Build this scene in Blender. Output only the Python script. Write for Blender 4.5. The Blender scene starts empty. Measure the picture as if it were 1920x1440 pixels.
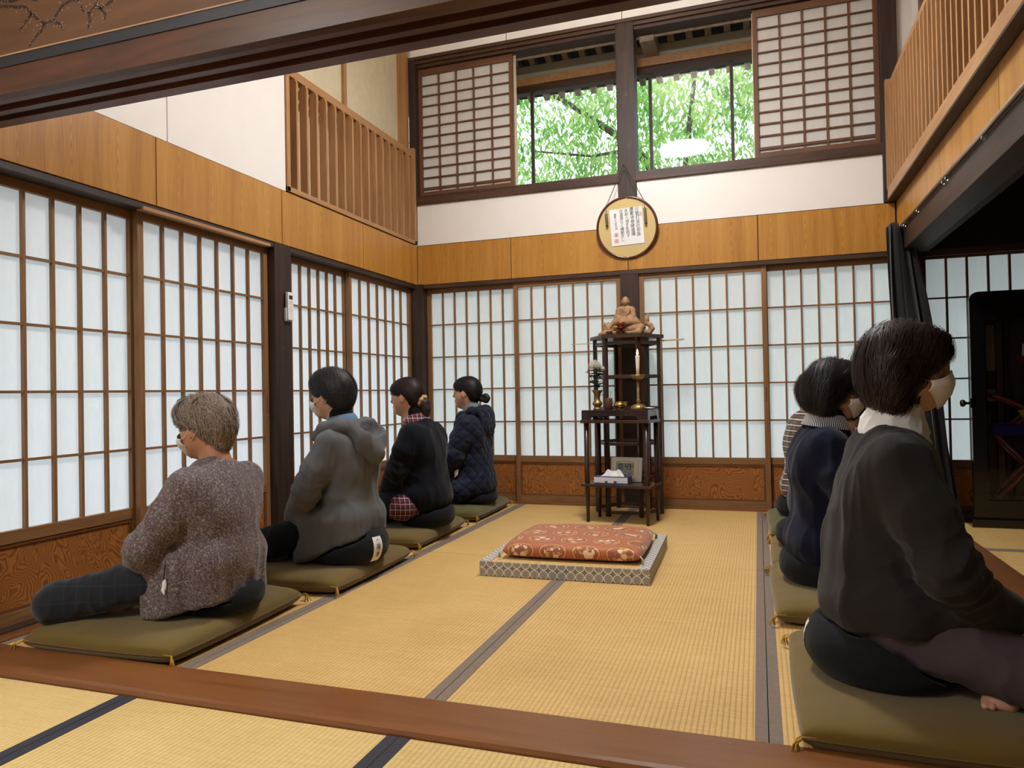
import bpy, bmesh, math, random
import numpy as np
from mathutils import Vector, Matrix

random.seed(7); np.random.seed(7)
scn = bpy.context.scene
COL = scn.collection

# ---------------------------------------------------------------- camera
CAM = dict(loc=(2.7286, -5.5946, 0.8915), yaw=0.3271, pitch=0.0129, roll=-0.0189, f=1359.74)
def make_camera():
    yaw, pit, rol = CAM['yaw'], CAM['pitch'], CAM['roll']
    fw = Vector((-math.sin(yaw)*math.cos(pit), math.cos(yaw)*math.cos(pit), math.sin(pit)))
    r = Vector((math.cos(yaw), math.sin(yaw), 0)); u = r.cross(fw)
    r2 = r*math.cos(rol)+u*math.sin(rol); u2 = -r*math.sin(rol)+u*math.cos(rol)
    cd = bpy.data.cameras.new('camera'); co = bpy.data.objects.new('camera', cd); COL.objects.link(co)
    M = Matrix((r2, u2, -fw)).transposed().to_4x4(); M.translation = Vector(CAM['loc'])
    co.matrix_world = M
    cd.sensor_fit = 'HORIZONTAL'; cd.sensor_width = 36.0; cd.lens = CAM['f']/1920*36
    cd.clip_start = 0.02; cd.clip_end = 200
    scn.camera = co
make_camera()

# ---------------------------------------------------------------- sky, exposure
SKY = 2.5            # overcast daylight outside
LAMP = 114.0          # ceiling lamp of the hall
LAMP_FRONT = 54.0    # ceiling lamp of the front room
world = bpy.data.worlds.new('World'); scn.world = world
world.use_nodes = True
wn = world.node_tree; wn.nodes.clear()
wo = wn.nodes.new('ShaderNodeOutputWorld'); wb = wn.nodes.new('ShaderNodeBackground')
wb.inputs[0].default_value = (0.80, 0.93, 1.06, 1); wb.inputs[1].default_value = SKY
wn.links.new(wb.outputs[0], wo.inputs[0])
vs = scn.view_settings
vs.view_transform = 'Standard'; vs.look = 'None'; vs.gamma = 1.0; vs.exposure = 0.12
vs.use_curve_mapping = False
scn.display_settings.display_device = 'sRGB'

# ---------------------------------------------------------------- material helpers
def srgb(r, g, b):
    def f(c):
        c /= 255.0
        return c/12.92 if c <= 0.04045 else ((c+0.055)/1.055)**2.4
    return (f(r), f(g), f(b), 1.0)

class NT:
    """small wrapper for building node trees"""
    def __init__(s, name):
        s.m = bpy.data.materials.new(name); s.m.use_nodes = True
        s.t = s.m.node_tree; s.t.nodes.clear()
        s.out = s.n('ShaderNodeOutputMaterial')
    def n(s, typ, **kw):
        nd = s.t.nodes.new(typ)
        for k, v in kw.items(): setattr(nd, k, v)
        return nd
    def l(s, a, b): s.t.links.new(a, b)
    def put(s, inp, v):
        if hasattr(v, 'is_linked') or isinstance(v, bpy.types.NodeSocket): s.l(v, inp)
        else: inp.default_value = v
    def coord(s, scale=(1, 1, 1), rnd=True, which='Object'):
        tc = s.n('ShaderNodeTexCoord'); mp = s.n('ShaderNodeMapping')
        mp.inputs['Scale'].default_value = scale
        s.l(tc.outputs[which], mp.inputs['Vector'])
        if rnd:
            oi = s.n('ShaderNodeObjectInfo'); mu = s.n('ShaderNodeMath', operation='MULTIPLY')
            s.l(oi.outputs['Random'], mu.inputs[0]); mu.inputs[1].default_value = 37.0
            cb = s.n('ShaderNodeCombineXYZ')
            for i in range(3): s.l(mu.outputs[0], cb.inputs[i])
            s.l(cb.outputs[0], mp.inputs['Location'])
        return mp.outputs[0]
    def noise(s, vec, scale=5, detail=3, rough=0.5, dist=0.0, col=False):
        nd = s.n('ShaderNodeTexNoise'); s.l(vec, nd.inputs['Vector'])
        nd.inputs['Scale'].default_value = scale; nd.inputs['Detail'].default_value = detail
        nd.inputs['Roughness'].default_value = rough; nd.inputs['Distortion'].default_value = dist
        return nd.outputs['Color' if col else 'Fac']
    def math(s, op, a, b=None, clamp=False):
        nd = s.n('ShaderNodeMath', operation=op); nd.use_clamp = clamp
        s.put(nd.inputs[0], a)
        if b is not None: s.put(nd.inputs[1], b)
        return nd.outputs[0]
    def ramp(s, fac, stops, interp='LINEAR'):
        nd = s.n('ShaderNodeValToRGB'); cr = nd.color_ramp; cr.interpolation = interp
        while len(cr.elements) < len(stops): cr.elements.new(0.5)
        for e, (p, c) in zip(cr.elements, stops):
            e.position = p; e.color = c if len(c) == 4 else (*c, 1)
        s.l(fac, nd.inputs[0]); return nd.outputs[0]
    def mix(s, fac, a, b, blend='MIX'):
        nd = s.n('ShaderNodeMix', data_type='RGBA', blend_type=blend)
        s.put(nd.inputs[0], fac); s.put(nd.inputs[6], a); s.put(nd.inputs[7], b)
        return nd.outputs[2]
    def bump(s, h, strength=0.3, dist=0.002):
        nd = s.n('ShaderNodeBump'); nd.inputs['Strength'].default_value = strength
        nd.inputs['Distance'].default_value = dist; s.l(h, nd.inputs['Height'])
        return nd.outputs[0]
    def bsdf(s, color, rough=0.6, metal=0.0, normal=None, spec=0.5, sheen=0.0, coat=0.0):
        b = s.n('ShaderNodeBsdfPrincipled')
        s.put(b.inputs['Base Color'], color); s.put(b.inputs['Roughness'], rough)
        b.inputs['Metallic'].default_value = metal
        b.inputs['Specular IOR Level'].default_value = spec
        b.inputs['Sheen Weight'].default_value = sheen
        b.inputs['Coat Weight'].default_value = coat
        if normal is not None: s.l(normal, b.inputs['Normal'])
        s.l(b.outputs[0], s.out.inputs[0]); return b

def plain(name, rgb, rough=0.6, metal=0.0, var=0.06, vscale=8, bump=0.0, bscale=60, spec=0.5, sheen=0.0, coat=0.0):
    n = NT(name); v = n.coord((1, 1, 1))
    c = srgb(*rgb); lo = tuple(x*(1-var) for x in c[:3]); hi = tuple(min(1, x*(1+var)) for x in c[:3])
    col = n.ramp(n.noise(v, vscale, 4), [(0.3, lo), (0.7, hi)])
    nm = n.bump(n.noise(v, bscale, 3), bump, 0.002) if bump else None
    n.bsdf(col, rough, metal, nm, spec, sheen, coat); return n.m

def wood(name, light, dark, axis='z', scale=1.0, rough=0.45, stretch=14, bump=0.12, contrast=1.0, wear=None, spec=0.4):
    n = NT(name)
    st = {'x': (1, stretch, stretch), 'y': (stretch, 1, stretch), 'z': (stretch, stretch, 1)}[axis]
    v = n.coord(tuple(a*scale for a in st))
    g1 = n.noise(v, 1.6, 5, 0.6, 0.6); g2 = n.noise(v, 9.0, 3, 0.6)
    f = n.math('ADD', n.math('MULTIPLY', g1, 0.75), n.math('MULTIPLY', g2, 0.25))
    a = 0.5-0.18/contrast; b = 0.5+0.18/contrast
    col = n.ramp(f, [(a, srgb(*dark)), (b, srgb(*light))])
    if wear:
        v2 = n.coord((1, 1, 1)); w = n.ramp(n.noise(v2, 14, 6, 0.75), [(0.62, (0, 0, 0, 1)), (0.72, (1, 1, 1, 1))])
        col = n.mix(n.math('MULTIPLY', w, 0.6), col, srgb(*wear))
    n.bsdf(col, rough, 0, n.bump(f, bump, 0.003), spec); return n.m

def ply(name):
    """printed wood-grain board: straight upright grain with a few nested-arch figures"""
    n = NT(name)
    v = n.coord((1, 1, 1))
    sx = n.n('ShaderNodeSeparateXYZ'); n.l(v, sx.inputs[0])
    xx = n.math('ADD', sx.outputs[0], sx.outputs[1]); zz = sx.outputs[2]
    wob = n.math('MULTIPLY', n.math('SUBTRACT', n.noise(v, 3.0, 2, 0.5), 0.5), 0.035)
    xw = n.math('ADD', xx, wob)
    xl = n.math('MULTIPLY', n.math('SUBTRACT', n.math('FRACT', n.math('DIVIDE', xw, 0.235)), 0.5), 0.235)
    x2 = n.math('MULTIPLY', xl, xl)
    arch = n.math('SINE', n.math('MULTIPLY', n.math('ADD', n.math('MULTIPLY', zz, 14.0), n.math('MULTIPLY', x2, 12000.0)), 6.283))
    band = n.math('MULTIPLY', n.math('EXPONENT', n.math('MULTIPLY', x2, -5200.0)), arch)
    cb = n.n('ShaderNodeCombineXYZ'); n.l(xw, cb.inputs[0]); n.l(n.math('MULTIPLY', zz, 0.03), cb.inputs[1])
    fine = n.noise(cb.outputs[0], 160, 3, 0.65); big = n.noise(cb.outputs[0], 14, 2, 0.5)
    f = n.math('ADD', n.math('MULTIPLY', band, 0.10), n.math('ADD', n.math('MULTIPLY', fine, 0.45), n.math('MULTIPLY', big, 0.5)))
    col = n.ramp(f, [(0.26, srgb(144, 92, 30)), (0.48, srgb(172, 119, 49)), (0.70, srgb(190, 140, 66))])
    n.bsdf(col, 0.35, 0, n.bump(f, 0.05, 0.001), 0.4); return n.m

def figured(name, axis='xz'):
    """boards with bold contour grain"""
    n = NT(name)
    v = n.coord((1.0, 1.0, 1.0))
    sx = n.n('ShaderNodeSeparateXYZ'); n.l(v, sx.inputs[0])
    xx = n.math('MULTIPLY', sx.outputs[0], 1.15); zz = n.math('MULTIPLY', sx.outputs[2], 0.75)
    cb = n.n('ShaderNodeCombineXYZ'); n.l(xx, cb.inputs[0]); n.l(zz, cb.inputs[1])
    oi = n.n('ShaderNodeObjectInfo'); n.l(n.math('MULTIPLY', oi.outputs['Random'], 50), cb.inputs[2])
    fld = n.noise(cb.outputs[0], 4.2, 3, 0.42, 0.6)
    ring = n.math('SINE', n.math('MULTIPLY', fld, 250.0))
    col = n.ramp(n.math('ADD', n.math('MULTIPLY', ring, 0.5), 0.5),
                 [(0.0, srgb(118, 68, 28)), (0.35, srgb(144, 88, 40)), (0.8, srgb(160, 100, 46))])
    n.bsdf(col, 0.5, 0, n.bump(ring, 0.12, 0.002), 0.35); return n.m

def paper_mat(name, tint, trans=0.5):
    n = NT(name); v = n.coord((1, 1, 0.25))
    c = tint
    nz = n.noise(v, 30, 4, 0.7)
    col = n.ramp(nz, [(0.25, tuple(x*0.93 for x in c)+(1,)), (0.7, tuple(c)+(1,))])
    d = n.n('ShaderNodeBsdfDiffuse'); t = n.n('ShaderNodeBsdfTranslucent'); mx = n.n('ShaderNodeMixShader')
    n.l(col, d.inputs[0]); n.l(col, t.inputs[0]); mx.inputs[0].default_value = trans
    n.l(d.outputs[0], mx.inputs[1]); n.l(t.outputs[0], mx.inputs[2]); n.l(mx.outputs[0], n.out.inputs[0]); return n.m

def emit(name, rgb, strength):
    n = NT(name); e = n.n('ShaderNodeEmission'); e.inputs[0].default_value = (*rgb, 1); e.inputs[1].default_value = strength
    n.l(e.outputs[0], n.out.inputs[0]); return n.m

def glass_mat(name, tint=(1, 1, 1), refl=0.08):
    n = NT(name); t = n.n('ShaderNodeBsdfTransparent'); g = n.n('ShaderNodeBsdfGlossy'); mx = n.n('ShaderNodeMixShader')
    t.inputs[0].default_value = (*tint, 1); g.inputs['Roughness'].default_value = 0.02
    fr = n.n('ShaderNodeFresnel'); fr.inputs[0].default_value = 1.5
    n.l(n.math('ADD', fr.outputs[0], refl-0.04, True), mx.inputs[0])
    n.l(t.outputs[0], mx.inputs[1]); n.l(g.outputs[0], mx.inputs[2]); n.l(mx.outputs[0], n.out.inputs[0]); return n.m

def tatami_mat(name, light, dark):
    n = NT(name); v = n.coord((1, 1, 1), rnd=False)
    sx = n.n('ShaderNodeSeparateXYZ'); n.l(v, sx.inputs[0])
    wv = n.math('SINE', n.math('MULTIPLY', sx.outputs[0], 2*math.pi/0.0155))
    ridge = n.math('POWER', n.math('ABSOLUTE', n.math('SINE', n.math('MULTIPLY', sx.outputs[0], math.pi/0.0155))), 0.5)
    v2 = n.coord((6, 260, 1)); rush = n.noise(v2, 1.0, 3, 0.7)
    v3 = n.coord((1, 1, 1)); big = n.noise(v3, 2.2, 4, 0.6); v4 = n.coord((70, 70, 1)); sp = n.noise(v4, 1, 2, 0.6)
    f = n.math('ADD', n.math('ADD', n.math('MULTIPLY', rush, 0.42), n.math('MULTIPLY', big, 0.25)), n.math('ADD', n.math('MULTIPLY', ridge, 0.2), n.math('MULTIPLY', sp, 0.16)))
    col = n.ramp(f, [(0.33, srgb(*dark)), (0.72, srgb(*light))])
    h = n.math('ADD', n.math('MULTIPLY', ridge, 1.0), n.math('MULTIPLY', rush, 0.35))
    n.bsdf(col, 0.5, 0, n.bump(h, 0.55, 0.0025), 0.35); return n.m

M = {}
M['ply'] = ply('printed_woodgrain_board')
M['white'] = plain('white_wallboard', (226, 219, 212), 0.55, var=0.015)
M['plaster'] = plain('beige_plaster', (206, 192, 160), 0.9, var=0.05, vscale=18, bump=0.25, bscale=120)
M['cedar'] = wood('cedar_lattice_wood', (142, 102, 62), (116, 80, 46), 'z', 1.6, 0.5)
M['cedar_x'] = wood('cedar_lattice_wood_level', (142, 102, 62), (116, 80, 46), 'x', 1.6, 0.5)
M['lattice_dark'] = wood('brown_lattice_wood', (112, 74, 50), (84, 52, 34), 'z', 1.6, 0.5)
M['lattice_dark_x'] = wood('brown_lattice_wood_level', (112, 74, 50), (84, 52, 34), 'x', 1.6, 0.5)
M['oldwood'] = wood('old_dark_timber', (74, 50, 38), (38, 25, 20), 'z', 1.2, 0.5, wear=(120, 84, 50), bump=0.3)
M['oldwood_x'] = wood('old_dark_timber_level', (84, 54, 36), (44, 28, 20), 'x', 1.2, 0.5, wear=(104, 76, 54), bump=0.25)
M['oldwood_y'] = wood('old_dark_timber_deep', (66, 46, 36), (36, 25, 20), 'y', 1.2, 0.5, bump=0.25)
M['pillar'] = wood('smoked_pillar_timber', (66, 43, 31), (31, 20, 14), 'z', 1.3, 0.55, wear=(112, 78, 46), bump=0.45)
M['black_gap'] = plain('black_joint', (20, 15, 13), 0.9)
M['rail'] = wood('cedar_railing_wood', (176, 132, 88), (148, 104, 64), 'z', 1.4, 0.42)
M['rail_y'] = wood('cedar_railing_wood_deep', (176, 132, 88), (148, 104, 64), 'y', 1.4, 0.42)
M['figured'] = figured('figured_cedar_board')
M['paper'] = paper_mat('shoji_paper', (0.86, 0.86, 0.84), 0.5)
M['paper_up'] = paper_mat('shoji_paper_upper', (0.84, 0.81, 0.77), 0.35)
M['tatami'] = tatami_mat('rush_mat', (220, 183, 117), (174, 133, 73))
M['tatami_front'] = tatami_mat('rush_mat_pale', (224, 196, 132), (184, 148, 86))
M['heri'] = plain('taupe_mat_border', (122, 106, 92), 0.75, var=0.08, vscale=60, bump=0.2, bscale=900)
M['heri_dark'] = plain('navy_mat_border', (42, 42, 52), 0.75, var=0.1, vscale=60, bump=0.2, bscale=900)
M['threshold'] = wood('worn_threshold_wood', (134, 84, 44), (110, 66, 32), 'x', 0.8, 0.3, wear=(140, 96, 58), bump=0.08, spec=0.5)
M['threshold_y'] = wood('worn_threshold_wood_deep', (122, 76, 40), (96, 56, 28), 'y', 0.8, 0.35, bump=0.08)
M['lintel'] = wood('reddish_lintel_timber', (96, 56, 34), (50, 29, 20), 'x', 0.7, 0.35, stretch=10, bump=0.15)
M['transom'] = wood('painted_transom_board', (112, 76, 48), (84, 56, 36), 'x', 0.5, 0.45, stretch=8, bump=0.05)
M['navy_strip'] = plain('blue_black_lacquer_strip', (26, 28, 36), 0.5)
M['gold_line'] = plain('pale_wood_edging', (168, 132, 96), 0.45)
M['ceiling'] = wood('ceiling_board', (206, 190, 168), (188, 170, 146), 'x', 0.8, 0.6)
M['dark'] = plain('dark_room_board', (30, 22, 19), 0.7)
M['glass'] = glass_mat('window_glass')
M['grey_plaster'] = plain('grey_eave_plaster', (150, 142, 126), 0.9, bump=0.15)
M['rafter'] = wood('weathered_rafter', (176, 158, 140), (124, 104, 88), 'y', 1.2, 0.7)
M['soffit'] = plain('dark_soffit', (38, 28, 24), 0.8)
M['ground'] = plain('garden_ground', (120, 118, 104), 0.95, var=0.2, vscale=2)
M['steel'] = plain('brushed_rail_metal', (196, 190, 184), 0.3, metal=0.9)

# ---------------------------------------------------------------- mesh helpers
class MB:
    def __init__(s): s.v = []; s.f = []
    def add(s, vs_, fs_):
        o = len(s.v); s.v += [tuple(p) for p in vs_]; s.f += [tuple(i+o for i in f) for f in fs_]; return s
    def box(s, x0, x1, y0, y1, z0, z1):
        p = [(x0, y0, z0), (x1, y0, z0), (x1, y1, z0), (x0, y1, z0), (x0, y0, z1), (x1, y0, z1), (x1, y1, z1), (x0, y1, z1)]
        return s.add(p, [(3, 2, 1, 0), (4, 5, 6, 7), (0, 1, 5, 4), (1, 2, 6, 5), (2, 3, 7, 6), (3, 0, 4, 7)])
    def cbox(s, x0, x1, y0, y1, z0, z1, c=0.004):
        bm = bmesh.new(); bmesh.ops.create_cube(bm, size=1)
        for v in bm.verts:
            v.co = Vector((x0+(x1-x0)*(v.co.x+.5), y0+(y1-y0)*(v.co.y+.5), z0+(z1-z0)*(v.co.z+.5)))
        bmesh.ops.bevel(bm, geom=list(bm.edges), offset=c, segments=2, affect='EDGES', profile=0.7)
        bm.verts.index_update(); s.add([v.co for v in bm.verts], [[v.index for v in f.verts] for f in bm.faces]); bm.free(); return s
    def quad(s, a, b, c, d): return s.add([a, b, c, d], [(0, 1, 2, 3)])
    def prism(s, poly, axis, a, b):
        """extrude a 2D polygon (counter-clockwise) along an axis between a and b"""
        n = len(poly)
        def P(u, w, t): return {'x': (t, u, w), 'y': (u, t, w), 'z': (u, w, t)}[axis]
        vs_ = [P(u, w, a) for u, w in poly]+[P(u, w, b) for u, w in poly]
        fs_ = [tuple(range(n))[::-1], tuple(range(n, 2*n))]+[(i, (i+1) % n, n+(i+1) % n, n+i) for i in range(n)]
        return s.add(vs_, fs_)
    def tube(s, pts, radii, n=8, cap=True, flat=1.0):
        pts = [Vector(p) for p in pts]
        if not hasattr(radii, '__len__'): radii = [radii]*len(pts)
        o = len(s.v); up = None
        for i, p in enumerate(pts):
            t = (pts[min(i+1, len(pts)-1)]-pts[max(i-1, 0)])
            t = t.normalized() if t.length > 1e-9 else Vector((0, 0, 1))
            if up is None:
                up = Vector((0, 0, 1)) if abs(t.z) < 0.9 else Vector((1, 0, 0))
            a = t.cross(up); a = a.normalized() if a.length > 1e-6 else t.orthogonal().normalized()
            b = t.cross(a).normalized(); up = -b if False else up
            for k in range(n):
                th = 2*math.pi*k/n
                s.v.append(tuple(p+(a*math.cos(th)+b*math.sin(th)*flat)*radii[i]))
        for i in range(len(pts)-1):
            for k in range(n):
                k2 = (k+1) % n
                s.f.append((o+i*n+k, o+i*n+k2, o+(i+1)*n+k2, o+(i+1)*n+k))
        if cap:
            s.f.append(tuple(o+k for k in range(n))[::-1]); s.f.append(tuple(o+(len(pts)-1)*n+k for k in range(n)))
        return s
    def lathe(s, prof, n=24, c=(0, 0, 0), fn=None):
        """prof: list of (r, z)"""
        o = len(s.v)
        for r, z in prof:
            for k in range(n):
                th = 2*math.pi*k/n; rr = r*(fn(th, r, z) if fn else 1)
                s.v.append((c[0]+rr*math.cos(th), c[1]+rr*math.sin(th), c[2]+z))
        for i in range(len(prof)-1):
            for k in range(n):
                k2 = (k+1) % n
                s.f.append((o+i*n+k, o+i*n+k2, o+(i+1)*n+k2, o+(i+1)*n+k))
        if prof[0][0] > 1e-6: s.f.append(tuple(o+k for k in range(n))[::-1])
        if prof[-1][0] > 1e-6: s.f.append(tuple(o+(len(prof)-1)*n+k for k in range(n)))
        return s
    def grid(s, fn, nu, nv, wrap_u=False):
        o = len(s.v)
        for j in range(nv):
            for i in range(nu): s.v.append(tuple(fn(i/(nu-(0 if wrap_u else 1)), j/(nv-1))))
        for j in range(nv-1):
            for i in range(nu if wrap_u else nu-1):
                i2 = (i+1) % nu
                s.f.append((o+j*nu+i, o+j*nu+i2, o+(j+1)*nu+i2, o+(j+1)*nu+i))
        return s
    def mesh(s, name, mat, smooth=False):
        me = bpy.data.meshes.new(name); me.from_pydata(s.v, [], s.f); me.update()
        if mat is not None: me.materials.append(mat)
        if smooth: me.shade_smooth()
        return me
    def build(s, name, mat, parent=None, smooth=False, loc=None, rot=None):
        return ob(name, s.mesh(name, mat, smooth), parent, loc, rot)

def ob(name, me, parent=None, loc=None, rot=None):
    o = bpy.data.objects.new(name, me); COL.objects.link(o)
    if parent is not None: o.parent = parent
    if loc is not None: o.location = loc
    if rot is not None: o.rotation_euler = rot
    return o
def tag(o, label=None, cat=None, group=None, kind=None):
    for k, v in (('label', label), ('category', cat), ('group', group), ('kind', kind)):
        if v: o[k] = v
    return o
def thing(name, label, cat, loc=(0, 0, 0), rz=0.0, group=None):
    o = ob(name, None, None, loc, (0, 0, rz)); return tag(o, label, cat, group)
def struct(name, label=None, loc=(0, 0, 0)):
    o = ob(name, None, None, loc); return tag(o, label, None, None, 'structure')
_cache = {}
def boxmesh(key, mat, dims, c=0.0):
    """shared box mesh, origin at its min corner"""
    k = (key, mat.name, tuple(round(d, 4) for d in dims), c)
    if k not in _cache:
        mb = MB()
        if c: mb.cbox(0, dims[0], 0, dims[1], 0, dims[2], c)
        else: mb.box(0, dims[0], 0, dims[1], 0, dims[2])
        _cache[k] = mb.mesh(key, mat)
    return _cache[k]
def bx(name, mat, parent, x0, x1, y0, y1, z0, z1, c=0.0):
    return ob(name, boxmesh(name, mat, (x1-x0, y1-y0, z1-z0), c), parent, (x0, y0, z0))
# ================================================================ the setting
HX = 3.645       # inner width of the hall
# ---- floor and mats
floor = tag(MB().box(-0.3, 6.6, -7.7, 0.12, -0.2, -0.03).build('floor', M['dark']), kind='structure')
def mat_piece(x0, x1, y0, y1, m, hm, along='y'):
    g = 0.0012
    if along == 'y':
        w, l = x1-x0-2*g, y1-y0-2*g
        o = ob('tatami_mat', boxmesh('tatami_mat', m, (w, l, 0.029)), floor, (x0+g, y0+g, -0.03))
        for xx in (0, w-0.033):
            ob('mat_border', boxmesh('mat_border', hm, (0.033, l, 0.0018), 0.0006), o, (xx, 0, 0.0286))
    else:
        w, l = y1-y0-2*g, x1-x0-2*g
        o = ob('tatami_mat', boxmesh('tatami_mat', m, (w, l, 0.029)), floor, (x1-g, y0+g, -0.03), (0, 0, math.pi/2))
        for xx in (0, w-0.033):
            ob('mat_border', boxmesh('mat_border', hm, (0.033, l, 0.0018), 0.0006), o, (xx, 0, 0.0286))
    return o
cols = [0.045, 0.91, 1.812, 2.735, 3.64]
for i in range(4):
    mat_piece(cols[i], cols[i+1], -3.685, -1.83, M['tatami'], M['heri'])
    mat_piece(cols[i], cols[i+1], -1.83, -0.03, M['tatami'], M['heri'])
for a, b in [(-0.02, 0.91), (0.91, 1.82), (1.82, 2.73), (2.73, 3.64), (3.64, 4.55)]:
    mat_piece(a, b, -5.72, -3.89, M['tatami_front'], M['heri_dark'])
    mat_piece(a, b, -7.55, -5.72, M['tatami_front'], M['heri_dark'])
for k in range(4):
    mat_piece(3.865, 5.7, -1.05-0.91*k, -0.14-0.91*k, M['tatami'], M['heri'], 'x')

# ---- thresholds in the floor
t1 = struct('trim_1', 'worn brown wooden threshold across the front of the hall floor')
bm_pts = [(-3.887, -0.03), (-3.684, -0.03), (-3.684, 0.012), (-3.692, 0.018), (-3.872, 0.019), (-3.883, 0.014), (-3.888, 0.004)]
MB().prism([(a, b) for a, b in bm_pts], 'x', -0.2, 6.4).build('threshold', M['threshold'], t1)
t2 = struct('trim_2', 'brown wooden threshold between hall and dark side room')
MB().cbox(3.645, 3.858, -3.684, -0.02, -0.03, 0.016, 0.005).build('threshold', M['threshold_y'], t2)
t3 = struct('trim_3', 'dark grooved sill under the sliding screens')
MB().box(-0.14, -0.03, -7.5, 0.05, -0.05, 0.012).build('sill_groove', M['oldwood_y'], t3)
MB().cbox(-0.03, 0.044, -3.684, -0.02, -0.03, 0.006, 0.003).build('sill_edge', M['threshold_y'], t3)
MB().cbox(0.0, 6.5, -0.028, 0.14, -0.03, 0.012, 0.003).build('sill_edge', M['threshold'], t3)

# ---- timber posts
def post(name, label, x0, x1, y0, y1, z0, z1, m=None):
    o = MB().cbox(x0, x1, y0, y1, z0, z1, 0.006).build(name, m or M['pillar'])
    return tag(o, label, None, None, 'structure')
post('pillar', 'dark smoked timber pillar between the screens of the side wall', -0.17, 0.0-0.002, -1.935, -1.775, -0.03, 1.83)
post('pillar', 'dark corner post where side wall and back wall meet', -0.10, 0.052, -0.035, 0.12, -0.03, 1.83)
post('pillar', 'dark smoked timber pillar in the middle of the back wall', 1.73, 1.873, 0.006, 0.16, -0.03, 3.775)
post('pillar', 'dark post behind the gathered black curtain', 3.655, 3.80, -0.05, 0.12, -0.03, 1.80)
post('pillar', 'dark post beside the front opening of the hall', -0.17, 0.0, -3.86, -3.71, -0.03, 1.90)
post('pillar', 'dark post at the front corner of the side room', 3.66, 3.81, -3.86, -3.71, -0.03, 1.90)

# ---- back wall
wb_ = struct('wall_back', 'white and wood-grain panelled back wall of the hall')
MB().box(-0.1, 6.5, 0.03, 0.12, 1.826, 2.515).build('wall_core', M['white'], wb_)
MB().box(-0.1, 3.66, 0.03, 0.12, 3.786, 4.4).build('wall_core', M['white'], wb_)
MB().cbox(-0.02, 3.66, 0.004, 0.13, 1.795, 1.826, 0.003).build('head_beam', M['oldwood_x'], wb_)
edges = [0.0, 0.842, 1.797, 2.751, 3.655]
for a, b in zip(edges[:-1], edges[1:]):
    bx('woodgrain_panel', M['ply'], wb_, a+0.003, b-0.003, 0.0, 0.012, 1.829, 2.160, 0.0012)
MB().box(0, 3.66, 0.008, 0.03, 1.826, 2.166).build('panel_joint', M['black_gap'], wb_)
for a, b in [(0.0, 1.728), (1.876, 3.655)]:
    bx('white_panel', M['white'], wb_, a, b, 0.014, 0.03, 2.166, 2.515, 0.0)
ed2 = [-0.05, 0.832, 1.786, 2.74, 3.655]
for a, b in zip(ed2[:-1], ed2[1:]):
    bx('white_panel', M['white'], wb_, a+0.003, b-0.003, 0.014, 0.03, 3.790, 4.4, 0.0)
MB().box(-0.05, 3.655, 0.020, 0.032, 3.786, 4.4).build('panel_joint', M['black_gap'], wb_)
# upper window frame
MB().cbox(-0.02, 1.74, -0.004, 0.15, 2.512, 2.585, 0.004).build('window_sill', M['oldwood_x'], wb_)
MB().cbox(1.865, 3.60, -0.004, 0.15, 2.512, 2.585, 0.004).build('window_sill', M['oldwood_x'], wb_)
for (z0, z1, yy) in [(3.700, 3.728, 0.03), (3.728, 3.758, 0.012), (3.758, 3.786, -0.002)]:
    MB().cbox(-0.06, 3.60, yy, 0.16, z0, z1, 0.004).build('window_head', M['oldwood_x'], wb_)
MB().cbox(-0.06, 0.004, 0.0, 0.15, 2.512, 3.786, 0.004).build('window_jamb', M['pillar'], wb_)
MB().cbox(3.583, 3.69, -0.01, 0.15, 2.17, 4.4, 0.004).build('window_jamb', M['pillar'], wb_)

# ---- left wall
wl = struct('wall_left', 'side wall with wood-grain band and white boards above the screens')
MB().box(-0.17, -0.014, -3.75, 0.0, 1.826, 2.166).build('panel_joint', M['black_gap'], wl)
ey = [-3.80, -2.838, -1.862, -0.899, -0.001]
for a, b in zip(ey[:-1], ey[1:]):
    bx('woodgrain_panel', M['ply'], wl, -0.014, 0.0, a+0.003, b-0.003, 1.829, 2.160, 0.0012)
MB().box(-0.17, -0.03, -3.75, -1.80, 2.166, 4.4).build('wall_core', M['white'], wl)
MB().box(-0.029, -0.024, -3.75, -1.80, 2.160, 4.38).build('panel_joint', M['black_gap'], wl)
for a, b in [(-3.75, -2.753), (-2.753, -1.80)]:
    bx('white_panel', M['white'], wl, -0.024, -0.012, a+0.003, b-0.003, 2.168, 4.38, 0.0)
MB().cbox(-0.15, -0.006, -3.75, 0.0, 1.795, 1.826, 0.003).build('head_beam', M['oldwood_y'], wl)
MB().box(-0.30, -0.145, -1.80, 0.0, 2.10, 4.4).build('plaster_wall', M['plaster'], wl)
MB().box(-0.30, -0.02, -1.80, 0.0, 2.10, 2.163).build('ledge', M['rail_y'], wl)
MB().box(-0.16, -0.125, -0.93, -0.885, 2.163, 4.4).build('wall_batten', M['rail'], wl)
MB().box(-0.20, -0.062, -0.045, 0.004, 2.163, 4.4).build('wall_batten', M['rail'], wl)
MB().cbox(-0.03, 0.012, -2.93, -1.99, 1.788, 1.806, 0.003).build('door_head_batten', M['rail_y'], wl)
MB().box(-0.2, -0.03, -7.6, -3.86, 0, 2.7).build('wall_core', M['white'], wl)

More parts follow.
